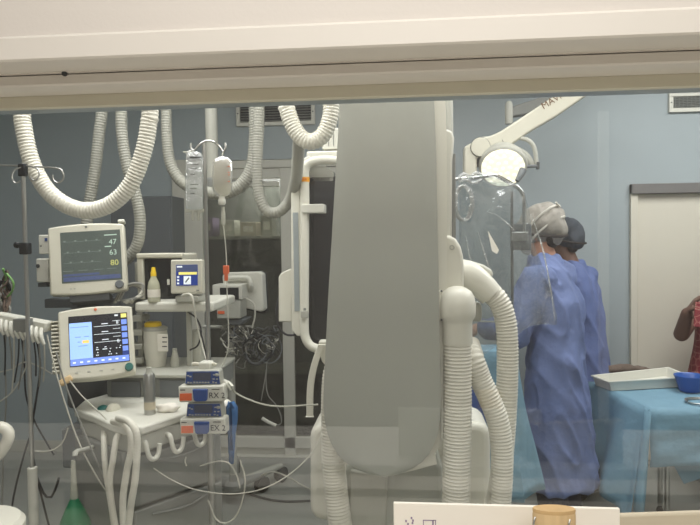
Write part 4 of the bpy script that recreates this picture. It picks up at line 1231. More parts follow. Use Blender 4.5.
# ------------------------------------------------------------------ ceiling hung display with white handle tube
Yd = 3.2
q = P(372, 350, Yd)
ds = root('ceiling_display', 'large black ceiling-hung display with white tube handle behind the grey imaging arm', 'display', (q.x, Yd, q.z))
b = MB(); b.prism([P(x, y, Yd) for x, y in rounded(307, 176, 432, 345, 5)], (0, .07, 0)); part('display_case', b, 'black_plastic', ds, bevel=.006)
b = MB(); b.prism([P(x, y, Yd - .003) for x, y in rounded(311, 181, 428, 340, 2)], (0, .006, 0)); part('screen', b, 'black_glass', ds)
kd = 3.12 / F
b = MB(); b.tube([P(340, 161, 3.14), P(322, 160, 3.13), P(309, 163, 3.12), P(305, 171, 3.12), P(304.8, 200, 3.12), P(304.6, 250, 3.12), P(304.4, 300, 3.12), P(304.4, 330, 3.12), P(307, 341, 3.12), P(315, 348, 3.12), P(340, 350, 3.14)], 4.6 * kd, 18, .02); hd_ = part('handle_tube', b, 'warm_white', ds)
b = MB(); b.cyl(P(304.9, 177.3, 3.12), P(304.9, 182, 3.12), 4.8 * kd, n=20); part('warning_label', b, 'amber', hd_, label='amber label')
b = MB()
for x in (302.6, 304.6, 306.6):
    q = P(x, 179.6, 3.12); b.box((q.x, q.y - 4.8 * kd, q.z), (.005, .002, .008))
part('label_print', b, 'pump_orange', hd_)
b = MB(); b.pbox(301, 204, 324, 213, 3.09, .10); part('handle_bracket', b, 'white_plastic', ds, bevel=.004)
b = MB(); b.pbox(300.5, 311, 308, 318, 3.085, .012); part('key_pad', b, 'light_grey', hd_, bevel=.002)
for yy in (308, 313):
    b = MB(); b.pbox(303.4, yy, 306, yy + 2.6, 3.097, .006); part('button', b, 'mid_grey', hd_)
b = MB(); b.prism([P(x, y, 3.13) for x, y in ((291, 188), (300, 186), (301, 336), (297, 336), (291.5, 330))], (0, .05, 0)); sp = part('side_panel', b, 'warm_white', ds, bevel=.004)
b = MB(); b.pbox(293.6, 212, 299, 312, 3.127, .006); part('inset', b, 'inset_grey', sp, bevel=.001, label='grey-blue inset strip')
b = MB(); b.prism([P(x, y, 3.16) for x, y in ((281, 273), (292, 268), (292, 322), (278.5, 322), (278.5, 277))], (0, .10, 0)); part('cable_box', b, 'warm_white', ds, bevel=.006)
b = MB(); b.prism([P(x, y, 3.15) for x, y in ((296, 163), (309, 155), (312, 164), (303, 176), (297, 178))], (0, .08, 0)); part('corner_block', b, 'white_plastic', ds, bevel=.006)
b = MB(); b.pbox(306, 150, 400, 159, 3.17, .12); part('top_beam', b, 'white_plastic', ds, bevel=.008)
b = MB(); b.prism([P(x, y, 3.2) for x, y in ((308, 165), (326, 166), (334, 172), (334, 182), (308, 182))], (0, .06, 0)); part('top_bracket', b, 'light_grey', ds, bevel=.004)
b = MB(); b.pbox(322, 128, 345, 149, 3.22, .1); cb = part('junction_box', b, 'white_plastic', ds, bevel=.004)
for x in (328, 333):
    b = MB(); b.pbox(x, 131, x + .9, 146, 3.217, .004); part('seam', b, 'mid_grey', cb)
xx = P(385, 150, 3.25).x
b = MB(); b.span((xx - .06, 3.2, P(385, 152, 3.2).z), (xx + .06, 3.32, ZC - .002)); part('ceiling_column', b, 'white_plastic', ds, bevel=.01)
b = MB(); b.tube([P(279, 297, 3.22), P(276.5, 310, 3.2), P(278, 325, 3.19), P(285, 334, 3.18), P(294, 335, 3.17), P(302, 332, 3.16)], .0055, 8, .015); part('cable', b, 'cable_black', ds)

# ------------------------------------------------------------------ trolley with a monitor seen from behind
Yt = 3.85
xt = P(232, 400, Yt).x
tr = root('monitor_trolley', 'wheeled trolley carrying a white monitor turned away, in front of the glazed door', 'trolley', (xt, Yt, 0))
b = MB(); b.prism([P(x, y, Yt + .02) for x, y in ((222, 276), (225, 272.5), (258, 271.8), (262, 274), (264, 309), (261, 312), (224, 303))], (.01, .06, 0)); mh = part('monitor_back', b, 'white_plastic', tr, bevel=.008, seg=3, label='white rear shell of the monitor')
b = MB(); b.prism([P(x, y, Yt + .085) for x, y in ((221, 274), (260, 270.5), (264.5, 273), (266, 312), (263, 314), (223, 304))], (.012, .02, 0)); part('screen_edge', b, 'black_plastic', mh, bevel=.003)
b = MB(); b.tube([P(226, 288, Yt - .01), P(226, 281, Yt - .01), P(230, 278, Yt - .01), P(243, 277.5, Yt - .01), P(249, 279, Yt - .01), P(251, 286, Yt - .01), P(251, 290, Yt + .03)], .014, 12, .012); part('carrying_handle', b, 'white_plastic', mh)
b = MB(); b.pbox(211.5, 284.5, 243, 300, Yt - .12, .15); md = part('upper_module', b, 'white_plastic', tr, bevel=.006)
b = MB(); b.pbox(219.5, 287.5, 239, 299.5, Yt - .124, .01); part('module_recess', b, 'black_plastic', md)
b = MB(); b.pbox(216, 300.2, 241, 319, Yt - .12, .15); md = part('lower_module', b, 'light_grey', tr, bevel=.006)
b = MB(); b.pbox(217.5, 311, 224.5, 314, Yt - .124, .006); part('module_label', b, 'clamp_orange', md)
b = MB(); b.tube([P(211, 307, Yt - .06), P(214, 306, Yt - .06), P(217, 305, Yt - .06)], .014, 12, .01); part('knob', b, 'dark_grey', md)
b = MB(); b.prism([P(x, y, Yt - .1) for x, y in ((226, 319.2), (246, 319.2), (241, 325), (230, 325))], (0, .16, 0)); part('tilt_mount', b, 'slate', tr, bevel=.006)
b = MB(); b.cyl((xt, Yt, .12), (xt, Yt, P(232, 324, Yt).z), .022, n=24); part('pole', b, 'light_grey', tr)
b = MB(); b.tube([P(203, 326.5, Yt - .05), P(220, 327, Yt - .05), P(234, 327.5, Yt - .03)], .011, 12, .03); part('rail', b, 'light_grey', tr)
b = MB(); b.lathe((xt, Yt, .09), [(.0, 0), (.06, 0), (.055, .03), (.028, .05), (.026, .09)], n=24); part('hub', b, 'mid_grey', tr)
for i, (px, py, dx) in enumerate(((262, 484, -.02), (281, 474, 0), (203, 487, 0), (192, 472, 0), (236, 466, 0))):
    e = PZ(px, py, .05)
    b = MB(); b.tube([(xt, Yt, .11), Vector((xt, Yt, .115)).lerp(Vector((e.x, e.y, .11)), .6), (e.x, e.y, .105)], [.03, .026, .02], 12, .03); lg = part('base_leg', b, 'light_grey' if i == 1 else 'mid_grey', tr)
    d = Vector((e.x - xt, e.y - Yt, 0)).normalized(); t_ = Vector((-d.y, d.x, 0))
    b = MB()
    for s_ in (-1, 1):
        b.lathe(Vector((e.x, e.y, .05)) + t_ * (s_ * .016 - .010), [(.0, 0), (.04, 0), (.05, .006), (.05, .014), (.04, .02), (0, .02)], t_, 24)
    b.cyl((e.x, e.y, .05), (e.x, e.y, .1), .014, n=12)
    part('castor', b, 'rubber', lg)
mb = MB()
for i in range(34):
    a0 = (random.uniform(228, 272), random.uniform(330, 350))
    pts = []
    x, y = a0
    for j in range(7):
        x += random.uniform(-9, 9); y += random.uniform(-6, 7)
        x = min(279, max(221, x)); y = min(368, max(326, y))
        pts.append(P(x, y, Yt - .05 + random.uniform(-.06, .06)))
    mb.m = i % 4
    mb.tube(pts, random.uniform(.0025, .0045), 6, .02)
for i in range(8):
    c = P(252 + i * 2.4, 349, Yt - .06); rr = random.uniform(.05, .09)
    mb.m = (0, 3)[i % 2]
    mb.tube([c + Vector((math.cos(a) * rr, .02 * math.sin(a * 2 + i), math.sin(a) * rr * 1.1)) for a in [2 * PI * k / 12 + i for k in range(13)]], .004, 6, .02)
t = thing('tangled_cables', mb, ['cable_black', 'cable_grey', 'cable_white', 'slate'], 'tangled dark cables hanging in loops under the turned-away monitor on the trolley', 'cables')
t['kind'] = 'stuff'

# ------------------------------------------------------------------ single cables and lines
def line(pts, r, m, label, name='cable', cat='cable', Y=2.5, extra=None):
    b = MB(); b.tube([P(p[0], p[1], Y + (p[2] if len(p) > 2 else 0)) for p in pts], r, 8, .02)
    return thing(name, b, m, label, cat)
line([(70, 381), (82, 396), (100, 413), (120, 434), (140, 457), (165, 476), (190, 488), (215, 493), (240, 493.5), (265, 488), (290, 474), (312, 453), (322, 435)], .0024, 'cable_white', 'long thin white line sagging from the lower monitor across to the imaging arm', 'infusion_line', 'line', 2.36)
line([(47, 335), (54, 365), (64, 400), (80, 445), (100, 482), (118, 508), (130, 545)], .003, 'cable_white', 'pale cable slanting down from the lead strip past the green bag', Y=2.36)
line([(56, 352), (64, 380), (76, 412), (92, 450), (108, 488), (122, 520), (128, 545)], .0032, 'cable_grey', 'grey cable running down beside the lower monitor to the breathing tubes', Y=2.33)
line([(33, 325), (39, 352), (40, 372), (36, 400), (32, 430), (34, 462), (40, 490), (50, 530)], .0042, 'cable_black', 'black cable swinging out right of the left drip stand', Y=2.5)
line([(20, 322), (24, 360), (26, 395), (34, 420), (45, 440), (54, 455)], .0036, 'cable_black', 'black cable crossing behind the left drip stand to the machine side', Y=2.55)
line([(32, 430), (24, 455), (15, 490), (8, 530)], .004, 'cable_black', 'black cable running to the floor left of the drip stand lower tube', Y=2.52)
line([(37, 478), (44, 494), (50, 498), (55, 490), (59, 478)], .005, 'cable_black', 'short black cable loop with a plug left of the green bag', Y=2.5)
line([(0, 372), (12, 369), (24, 362), (38, 366), (52, 374)], .0026, 'cable_white', 'thin white line arching at the left edge above the bent white arm', Y=2.5)
line([(-5, 405), (12, 392), (24, 372), (30, 352)], .0026, 'cable_white', 'thin white line rising from the left edge to the lead strip', Y=2.48)
line([(6, 330), (5, 360), (6, 400), (4, 440), (2, 500), (1, 540)], .0034, 'cable_grey', 'grey cable dropping straight down at the left edge', Y=2.5)
line([(33, 451), (45, 451.5), (55, 449), (63, 442), (68, 428)], .003, 'cable_white', 'thin white line sagging to the machine side panel', Y=2.42)
line([(228, 383, -.1), (236, 393), (250, 400), (266, 405), (284, 406.5), (300, 405.5), (318, 404.5)], .0034, 'tube_clear', 'clear infusion tube running right from the upper infusion pump', 'infusion_tube', 'tube', 2.42)
line([(267, 362), (266, 380), (268, 395), (276, 405), (281, 416), (281, 424), (276, 425)], .0034, 'cable_grey', 'pale cable with a probe hanging below the trolley tangle', Y=3.78)
line([(262, 418), (268, 422), (276, 425.5)], .011, 'white_plastic', 'slim pale probe at the end of the hanging trolley cable', 'probe', 'probe', Y=3.78)
line([(267, 366), (264, 385), (261, 401)], .003, 'cable_grey', 'short grey cable end under the trolley tangle', Y=3.8)
line([(243, 297), (249, 300), (254, 304), (255, 316), (252, 328)], .005, 'cable_white', 'white cable curving out of the trolley modules', Y=3.76)
line([(200, 330), (204, 345), (207, 360), (209, 372)], .003, 'cable_black', 'dark cable beside the drip pole above the upper infusion pump', Y=2.62)
line([(208, 500), (216, 519), (226, 523), (236, 516), (243, 498), (245, 478), (240, 460)], .003, 'cable_white', 'white line looping low at the foot of the second drip stand', 'infusion_line', 'line', 2.42)
line([(186, 457), (185, 462), (186.5, 466)], .0028, 'cable_white', 'tiny white line end on the machine drawers', 'line_end', 'line', 2.36)
for pts, lb in (([(244, 492), (256, 496), (272, 500), (290, 501.5), (315, 500.5)], 'black cable lying on the floor between the trolley and the imaging arm'),):
    b = MB(); b.tube([PZ(x, y, .008) for x, y in pts], .007, 8, .03); thing('floor_cable', b, 'cable_black', lb, 'cable')
b = MB(); b.tube([PZ(x, y, .03 + .12 * t) for x, y, t in ((258, 480, 0), (264, 474, 1), (275, 472, 1.2), (288, 477, .6), (300, 484, 0), (312, 490, 0))], .005, 8, .03); thing('floor_cable', b, 'cable_white', 'white cable arching over the trolley castors on the floor', 'cable')
b = MB(); b.tube([P(200, 466, 2.42), P(210, 463, 2.42), P(222, 461, 2.4), P(230, 464, 2.4), P(237, 476, 2.4), P(240, 488, 2.4)], .0026, 8, .02); thing('infusion_line', b, 'cable_white', 'white line crossing the second drip stand below the lower pump', 'line')

# bent white arm rest and rounded white edge at the far left
b = MB(); b.tube([P(-22, 470, 2.3), P(-2, 455, 2.3), P(7, 442, 2.3), P(8.5, 433, 2.3), P(3, 427.5, 2.3), P(-8, 427, 2.3)], .021, 16, .012)
t = thing('bent_rail', b, 'hose_white', 'bent white tube rail at the left edge beside the drip stand', 'rail')
q = P(-24, 545, 2.0)
st = root('side_stool', 'white round stool top at the bottom left corner', 'stool', (q.x, 2.0, 0))
zt_ = P(-8, 521, 2.0).z
b = MB(); b.lathe((q.x, 2.0, zt_ - .07), [(.0, 0), (.14, 0), (.15, .012), (.15, .05), (.135, .066), (0, .07)], n=36); part('seat', b, 'hose_white', st)
b = MB(); b.cyl((q.x, 2.0, .06), (q.x, 2.0, zt_ - .07), .025); part('column', b, 'steel', st)
b = MB(); b.lathe((q.x, 2.0, 0), [(.0, 0), (.17, 0), (.17, .02), (.03, .06)], n=32); part('foot', b, 'mid_grey', st)
# support for the bent rail: joins the lead block stand
# ------------------------------------------------------------------ surgical lamp on its ceiling arm
YL = 3.55
kl = YL / F
sl = root('surgical_lamp', 'lit round operating lamp on a cream spring arm above the masked people', 'lamp', (P(505, 170, YL).x, YL, P(505, 185, YL).z))
b = MB()
arm = [(476.5, 141), (482, 136.5), (490, 136), (500, 131.5), (542, 104), (600, 66), (640, 40), (650, 50), (606, 82), (557, 116), (531, 131), (508, 147), (498, 152.5), (488, 154)]
b.prism([P(x, y, YL) for x, y in arm], (0, .09, 0)); sa = part('spring_arm', b, 'cream_plastic', sl, bevel=.01, seg=3)
b = MB(); b.prism([P(x, y, YL - .012) for x, y in ((464.5, 146.5), (478, 139), (489, 144), (489, 153), (477, 158), (477, 178), (464, 178))], (0, .1, 0)); part('yoke', b, 'cream_plastic', sl, bevel=.01, seg=3)
q = P(480.5, 147, YL - .02); b = MB(); b.lathe((q.x, YL + .1, q.z), [(.0, 0), (9.3 * kl, 0), (9.6 * kl, .01), (9.6 * kl, .115), (8.9 * kl, .125), (0, .126)], (0, -1, 0), 32); kn = part('pivot_disc', b, 'cream_plastic', sl)
b = MB(); b.lathe((q.x, YL - .014, q.z), [(9.8 * kl, 0), (9.8 * kl, .003), (9.2 * kl, .004)], (0, -1, 0), 32); part('pivot_ring', b, 'dark_grey', kn)
b = MB(); b.pbox(474, 158, 484, 166, YL + .02, .06); part('cable_clip', b, 'dark_grey', sl, bevel=.004)
# lettering along the arm
o, e = P(543.5, 109.5, YL - .0015), P(566, 95.5, YL - .0015)
ux_ = (e - o).normalized(); uz_ = Vector((-ux_.z, 0, ux_.x))
b = MB(); b.text('MAVIG', 9.0 * kl, o, ux_, uz_, .0008); part('lettering', b, 'brown_ink', sa)
b = MB(); q = P(503, 141.5, YL - .001); b.box((q.x, q.y, q.z), (.004, .002, .022), Euler((0, R(-20), 0))); part('arm_seam', b, 'mid_grey', sa)
# head: shallow dish facing down-left towards us
hc = P(503, 168, YL - .02)
ax = Vector((-.12, -.80, -.62)).normalized()
r0 = 21.5 * kl
b = MB(); b.lathe(hc - ax * .0, [(r0 * 1.0, 0), (r0 * 1.06, -.006), (r0 * 1.1, -.03), (r0 * .95, -.08), (r0 * .5, -.115), (0, -.12)], ax, 40); lh = part('lamp_head', b, 'light_grey', sl)
b = MB(); b.lathe(hc, [(r0 * .97, -.01), (r0 * .97, .002), (r0 * .7, .005), (0, .006)], ax, 40); part('lamp_lens', b, 'lamp_glow', lh, label='bright lit lens')
b = MB()
u_ = ax.orthogonal().normalized(); w_ = ax.cross(u_)
for ring_, n_ in ((0, 1), (.32, 6), (.62, 12), (.86, 16)):
    for k in range(n_):
        a = 2 * PI * k / n_ + ring_
        c = hc + ax * .007 + (u_ * math.cos(a) + w_ * math.sin(a)) * r0 * ring_
        b.lathe(c, [(.009, 0), (.009, .001), (.006, .002)], ax, 10)
part('lens_cells', b, 'lamp_cell', lh)
lh.children[-1]['kind'] = 'stuff'
# open ring bow and sterile grip at the right of the head
b = MB(); b.tube([P(519, 138, YL + .02), P(528, 140, YL), P(534, 147, YL), P(536, 158, YL), P(536.5, 166, YL)], .012, 10, .02); part('ring_bow', b, 'light_grey', sl)
b = MB(); b.tube([P(495, 148, YL + .06), P(511, 148, YL + .05), P(525, 155, YL + .03), P(532, 166, YL + .02)], .02, 10, .02); part('rear_rim', b, 'light_grey', sl)
b = MB(); b.tube([P(521, 168, YL - .03), P(528, 166.5, YL - .02), P(538, 166, YL - .01)], .009, 10, .02); part('cross_bar', b, 'slate', sl)
b = MB(); b.tube([P(523, 170, YL - .04), P(520, 176, YL - .06), P(517, 181, YL - .07)], [.02, .017, .012], 12, .01); part('grip', b, 'slate', sl)
b = MB(); b.pbox(537, 162, 539.5, 169, YL - .02, .02); part('grip_end', b, 'dark_grey', sl)
# column to the ceiling
ce = P(640, 42, YL)
b = MB(); b.cyl((ce.x, YL + .045, ce.z - .03), (ce.x, YL + .045, ZC - .04), .045, n=28); part('ceiling_post', b, 'cream_plastic', sl)
b = MB(); b.lathe((ce.x, YL + .045, ZC - .045), [(.0, 0), (.12, 0), (.13, .01), (.13, .043)], n=32); part('ceiling_plate', b, 'cream_plastic', sl)
# second arm further back
Y3 = 3.95
pa = root('pendant_arm', 'grey ceiling arm with a rounded end post behind the operating lamp arm', 'ceiling arm', (P(509, 120, Y3).x, Y3, P(509, 122, Y3).z))
b = MB(); q = P(509, 124, Y3); k = Y3 / F; b.lathe(q, [(.0, 0), (3.6 * k, 0), (3.8 * k, 3 * k), (3.8 * k, 17 * k), (3.2 * k, 20 * k), (1.8 * k, 22 * k), (0, 22.5 * k)], n=24); part('end_post', b, 'light_grey', pa)
b = MB(); b.prism([P(x, y, Y3 + .0) for x, y in ((510, 107), (534, 99), (640, 64), (640, 76), (536, 113), (511, 117))], (0, .06, 0)); part('arm_tube', b, 'mid_grey', pa, bevel=.01)
q = P(636, 74, Y3 + .03); b = MB(); b.cyl((q.x, Y3 + .03, q.z - .02), (q.x, Y3 + .03, ZC - .002), .05, n=24); part('ceiling_post', b, 'light_grey', pa)

# ------------------------------------------------------------------ clear radiation shield under plastic film
YS = 2.92
ks = YS / F
q = P(495, 330, YS)
sh = root('clear_shield', 'clear hanging radiation shield on a bent chrome tube frame left of the masked people', 'shield', (q.x, YS, q.z))
b = MB(); b.tube([P(448, 181.5, YS), P(457, 179, YS), P(476, 177.5, YS), P(493, 175, YS), P(499, 177, YS), P(512, 184, YS), P(519, 188.5, YS), P(523.5, 196, YS), P(524.2, 206, YS), P(524.4, 236, YS)], .0085, 14, .012); part('frame_tube', b, 'chrome', sh)
b = MB(); b.pbox(511, 193, 513.5, 330, YS + .0, .012); part('slide_rail', b, 'dark_grey', sh, bevel=.001)
b = MB(); b.pbox(512, 232, 528, 241, YS - .01, .03); part('clamp', b, 'steel', sh, bevel=.003)
b = MB(); b.pbox(511, 224, 531, 250, YS + .02, .015); part('clamp_plate', b, 'slate', sh, bevel=.003)
b = MB(); b.prism([P(x, y, YS + .04) for x, y in rounded(459, 182, 512, 322, 4)], (0, .008, 0)); part('acrylic_pane', b, 'acrylic', sh)
b = MB(); b.tube([P(459, 320, YS + .04), P(485, 321.5, YS + .04), P(512, 321.5, YS + .04)], .004, 8, .03); part('pane_edge', b, 'light_grey', sh)
b = MB(); p0 = P(450, 181, YS); b.cyl(p0, (p0.x, YS, ZC - .01), .016, n=20); part('ceiling_rod', b, 'light_grey', sh)
# crinkled film draped over it
mb = MB()
nu, nv = 34, 60
def fl(x, y): return noise.noise(Vector((x * 7, y * 3.2, 1.3))) * .035 + noise.noise(Vector((x * 22, y * 9, 4.1))) * .011 + noise.noise(Vector((x * 3, y * 2, 9))) * .03
vs, fs = [], []
for j in range(nv + 1):
    v = j / nv
    y = 180 + 168 * v
    sm_ = min(1, max(0, (y - 360) / 60)); xl = 457 + 3 * math.sin(v * 5) + 44 * sm_ * sm_ * (3 - 2 * sm_)
    xr = 519 + (40 * (y - 180) / 155 if y < 335 else 40 - 14 * (y - 335) / 167) + 2 * math.sin(y * .07)
    for i in range(nu + 1):
        u = i / nu
        x = xl + (xr - xl) * u
        yy = y + (6 * (1 - v) if u > .6 else 0) * (u - .6) / .4 - 5 * math.exp(-((u - .45) / .25) ** 2) * (1 - v)
        yy += v * v * (14 * math.sin(u * 5.5 + 1) - 26 * max(0, u - .62) / .38)
        p = P(x, yy, YS - .03)
        p.y += fl(p.x, p.z) - .02 * (1 - v)
        vs.append(p)
for j in range(nv):
    for i in range(nu):
        a = j * (nu + 1) + i
        fs.append((a, a + 1, a + nu + 2, a + nu + 1))
mb.add(vs, fs)
fm_ = thing('plastic_film', mb, 'plastic_film', 'crinkled clear plastic film draped over the hanging shield and falling beside the blue gown', 'plastic film', sharp=180)
s_ = fm_.modifiers.new('thick', 'SOLIDIFY'); s_.thickness = .0006
# bunched film roll at the upper left
mb = MB()
for i in range(7):
    c = P(466 + i * 1.6, 196, YS - .09)
    a0 = i * .7
    mb.tube([P(462 + 9 * math.cos(a0 + t * 1.15) + i * .5, 203 + 18 * math.sin(a0 + t * 1.15), YS - .08 + .02 * math.sin(t + i)) for t in range(6)], .004, 7, .012)
for pts in ([(458, 178), (464, 174), (470, 177), (476, 173), (483, 176)], [(459, 182), (466, 180), (474, 183), (482, 179)]):
    mb.tube([P(x, y, YS - .05) for x, y in pts], .008, 7, .01)
thing('film_fold', mb, 'bag_clear', 'bunched glossy fold of clear film at the upper left of the hanging shield', 'plastic film', sharp=180)
for i, (pts, lb) in enumerate((([(488, 212), (498, 216), (508, 224), (514, 230)], 'thin glossy crease of film slanting right above the bright film corner'),
                               ([(478, 232), (484, 252), (490, 272), (492, 290)], 'long glossy crease of film running down left of the bright film corner'),
                               ([(466, 236), (470, 258), (478, 280), (482, 300)], 'glossy crease of film above the angled hose elbow'),
                               ([(531, 214), (536, 228), (543, 250), (550, 285), (555, 320)], 'pale free edge of the film crossing the grey-capped person'))):
    b = MB(); b.tube([P(x, y, YS - .075 + .01 * math.sin(k)) for k, (x, y) in enumerate(pts)], [.0015, .0035, .003, .001], 7, .012)
    thing('film_crease', b, 'bag_clear', lb, 'film crease')
mb = MB(); mb.prism([P(488, 231, YS - .075), P(491, 236, YS - .08), P(499, 250, YS - .09), P(497, 254, YS - .09), P(492, 251, YS - .085)], (0, .004, 0))
thing('film_tag', mb, 'card_white', 'small bright white corner of folded film on the hanging shield', 'film tag')

# ------------------------------------------------------------------ draped patient table behind the hoses
def drape(name, label, cat, xs, ys, ztop, hang, mtl='drape_blue', seed=0, flare=.05, dx=.035, group=None, rot=0, cen=(0, 0), hem=None, parent=None):
    """cloth lying on a rectangular top and hanging down all round"""
    x0, x1 = xs; y0, y1 = ys
    nx, ny, nh = 26, 18, 16
    per = []
    for i in range(nx): per.append((x0 + (x1 - x0) * i / nx, y0, 0, -1))
    for i in range(ny): per.append((x1, y0 + (y1 - y0) * i / ny, 1, 0))
    for i in range(nx): per.append((x1 - (x1 - x0) * i / nx, y1, 0, 1))
    for i in range(ny): per.append((x0, y1 - (y1 - y0) * i / ny, -1, 0))
    n = len(per)
    vs, fs = [], []
    cx_, cy_ = (x0 + x1) / 2, (y0 + y1) / 2
    for k in (0.0, .35, .7, .97):
        for (x, y, a, b_) in per:
            q = Vector((cx_ + (x - cx_) * k, cy_ + (y - cy_) * k, ztop))
            q.z += .004 * noise.noise(Vector((q.x * 9, q.y * 9, seed))) + .002
            vs.append(q)
    for j in range(nh + 1):
        t = j / nh
        for i, (x, y, a, b_) in enumerate(per):
            h = hang(x, y, a, b_) if callable(hang) else hang
            s = i / n * 2 * PI
            fold = math.sin(i * .62 + seed) * .6 + noise.noise(Vector((i * .23, t * 1.6, seed))) * 1.2
            corner = min(abs(x - x0), abs(x - x1)) < .06 and min(abs(y - y0), abs(y - y1)) < .06
            out = (dx * t * fold + flare * t + (.045 * t if corner else 0)) + .004
            q = Vector((x + a * out + (out * .5 * ((x > cx_) * 2 - 1) if corner and a == 0 else 0), y + b_ * out, ztop - .006 * (t > 0) - h * t * (1.0 + .03 * math.sin(i * .4 + seed))))
            q.z = max(q.z, .012)
            vs.append(q)
    R_ = 4 + nh + 1
    fs.append(tuple(range(n)))
    for r in range(1, R_ - 1):
        for i in range(n):
            j = (i + 1) % n
            fs.append((r * n + i, (r + 1) * n + i, (r + 1) * n + j, r * n + j))
    for i in range(n):
        j = (i + 1) % n
        fs.append((i, n + i, n + j, j))
    b = MB(); b.add(vs, fs)
    if parent is None:
        o = thing(name, b, mtl, label, cat, group, sharp=75)
    else:
        o = part(name, b, mtl, parent, sharp=75)
    sd = o.modifiers.new('thick', 'SOLIDIFY'); sd.thickness = .002; sd.offset = -1
    return o
ztb = P(500, 354, 3.02).z
xa, xb = P(430, 360, 3.02).x, P(518, 360, 3.02).x
tb = root('patient_table', 'narrow patient table with steel column behind the imaging arm hoses', 'patient table', ((xa + xb) / 2, 3.22, 0))
b = MB(); b.span((xa + .01, 3.09, ztb - .06), (xb - .01, 3.26, ztb - .004)); part('tabletop', b, 'slate', tb, bevel=.006)
b = MB(); b.span((xa + .12, 3.15, .05), (xb - .12, 3.27, ztb - .06)); part('column', b, 'light_grey', tb, bevel=.01)
b = MB(); b.span((xa + .02, 3.08, 0), (xb - .02, 3.34, .05)); part('foot', b, 'mid_grey', tb, bevel=.01)
drape('table_drape', 'blue sterile drape hanging over the patient table behind the white hoses', 'drape', (xa, xb), (3.08, 3.27), ztb, lambda x, y, a, b_: .72 + .15 * noise.noise(Vector((x * 2, y * 2, 0))), seed=1, flare=.07)
# darker blue pad seen between the hoses
b = MB(); b.prism([P(x, y, 2.97) for x, y in ((466, 352), (474, 366), (482, 388), (488, 408), (488, 424), (478, 420), (466, 412))], (0, .02, 0))
part('side_pad', b, 'pump_blue', tb, bevel=.006, label='dark blue side pad')

# ------------------------------------------------------------------ instrument table on the right
zi = .753
tx0, tx1 = P(648, 412, 3.25).x, 2.55
ty0, ty1 = 3.25, 3.86
def ihang(x, y, a, b_):
    if b_ == -1: return .245 + .02 * math.sin(x * 9)
    if a == -1: return .42
    return .3
it = root('instrument_table', 'steel-legged instrument table under a blue drape at the right edge', 'table', ((tx0 + tx1) / 2, 3.55, 0))
txl = P(597, 385, 3.75).x
b = MB(); b.prism([(txl, 3.83, zi - .03), (tx0 + .03, ty0 + .03, zi - .03), (tx1, ty0 + .03, zi - .03), (tx1, ty1, zi - .03), (txl, ty1, zi - .03)], (0, 0, .026)); part('tabletop', b, 'steel', it)
for (lx, ly) in ((P(660, 490, 3.78).x, 3.78), (P(667, 490, 3.6).x, 3.60), (tx1 - .06, 3.78), (tx1 - .06, 3.32)):
    b = MB(); b.cyl((lx, ly, .07), (lx, ly, zi - .03), .013, n=16); lg = part('leg', b, 'steel', it)
    b = MB(); b.lathe((lx - .011, ly, .032), [(.0, 0), (.026, 0), (.031, .005), (.031, .017), (.026, .022), (0, .022)], (1, 0, 0), 20); b.cyl((lx, ly, .03), (lx, ly, .075), .01, n=10); part('castor', b, 'rubber', lg)
b = MB(); b.tube([(P(640, 465, 3.78).x, 3.78, .3), (tx1 - .06, 3.78, .3)], .009, 10, .1); part('cross_rail', b, 'steel', it)
# drape as one cloth: top, front fall, left slanting side, corner tail
mb = MB()
nx = 30
top_l = [Vector((txl - .02, 3.86, zi + .003)), Vector((tx0, ty0, zi + .003))]
vs, fs = [], []
NT = 10
for j in range(NT + 1):                                   # back -> front rows of the top
    t = j / NT
    xl_ = top_l[0].lerp(top_l[1], t)
    for i in range(nx + 1):
        u = i / nx
        x = xl_.x + (tx1 - xl_.x) * u
        y = xl_.y + (ty0 - xl_.y) * (0) if False else 3.86 + (ty0 - 3.86) * t
        crs = abs(noise.noise(Vector((x * 3.1 + y * 1.5, y * 3.4 - x, 8.0)))) ; z = zi + .005 - .012 * max(0, .16 - crs) / .16 * (.2 < u < .97) + .003 * noise.noise(Vector((x * 6, y * 6, 3))) + .0025 * noise.noise(Vector((x * 17, y * 14, 5)))
        vs.append(Vector((x, y, z)))
NF = 12
for j in range(1, NF + 1):                                # front fall
    t = j / NF
    for i in range(nx + 1):
        u = i / nx
        x = tx0 + (tx1 - tx0) * u
        h = .26 + .012 * math.sin(x * 7)
        y = ty0 - .012 - .012 * t + .022 * t * noise.noise(Vector((x * 5, t * 2, 2))) + .006 * noise.noise(Vector((x * 20, t * 7, 2))) - .03 * t * abs(noise.noise(Vector((x * 4 + t * 2, t * 2.2 - x, 6))))
        vs.append(Vector((x - .0 * t, y, zi - h * t - .002)))
W = nx + 1
for j in range(NT + NF):
    for i in range(nx):
        a = j * W + i
        fs.append((a, a + W, a + W + 1, a + 1))
mb.add(vs, fs)
# left slanting side hanging from the top's left edge
NS, NH = 18, 12
vs, fs = [], []
for j in range(NH + 1):
    t = j / NH
    for i in range(NS + 1):
        s = i / NS
        e = top_l[0].lerp(top_l[1], s)
        h = (.40 + .14 * s) if s < .86 else .64
        nrm = Vector((-.72, -.69, 0))
        fold = .05 * math.sin(s * 11 + 1.2 * t) * t + .03 * noise.noise(Vector((s * 5, t * 3, 7))) * t
        q = e + nrm * (.0 + .06 * t + fold) + Vector((-.10 * t * s, -.02 * t, 0))
        q.z = zi + .005 - h * t + .003 * noise.noise(Vector((e.x * 6, e.y * 6, 3))) * (1 - t)
        vs.append(q)
for j in range(NH):
    for i in range(NS):
        a = j * (NS + 1) + i
        fs.append((a, a + NS + 1, a + NS + 2, a + 1))
mb.add(vs, fs)
dr_ = part('drape', mb, 'drape_blue', it, sharp=70, label='blue paper drape')
sd = dr_.modifiers.new('thick', 'SOLIDIFY'); sd.thickness = .0015
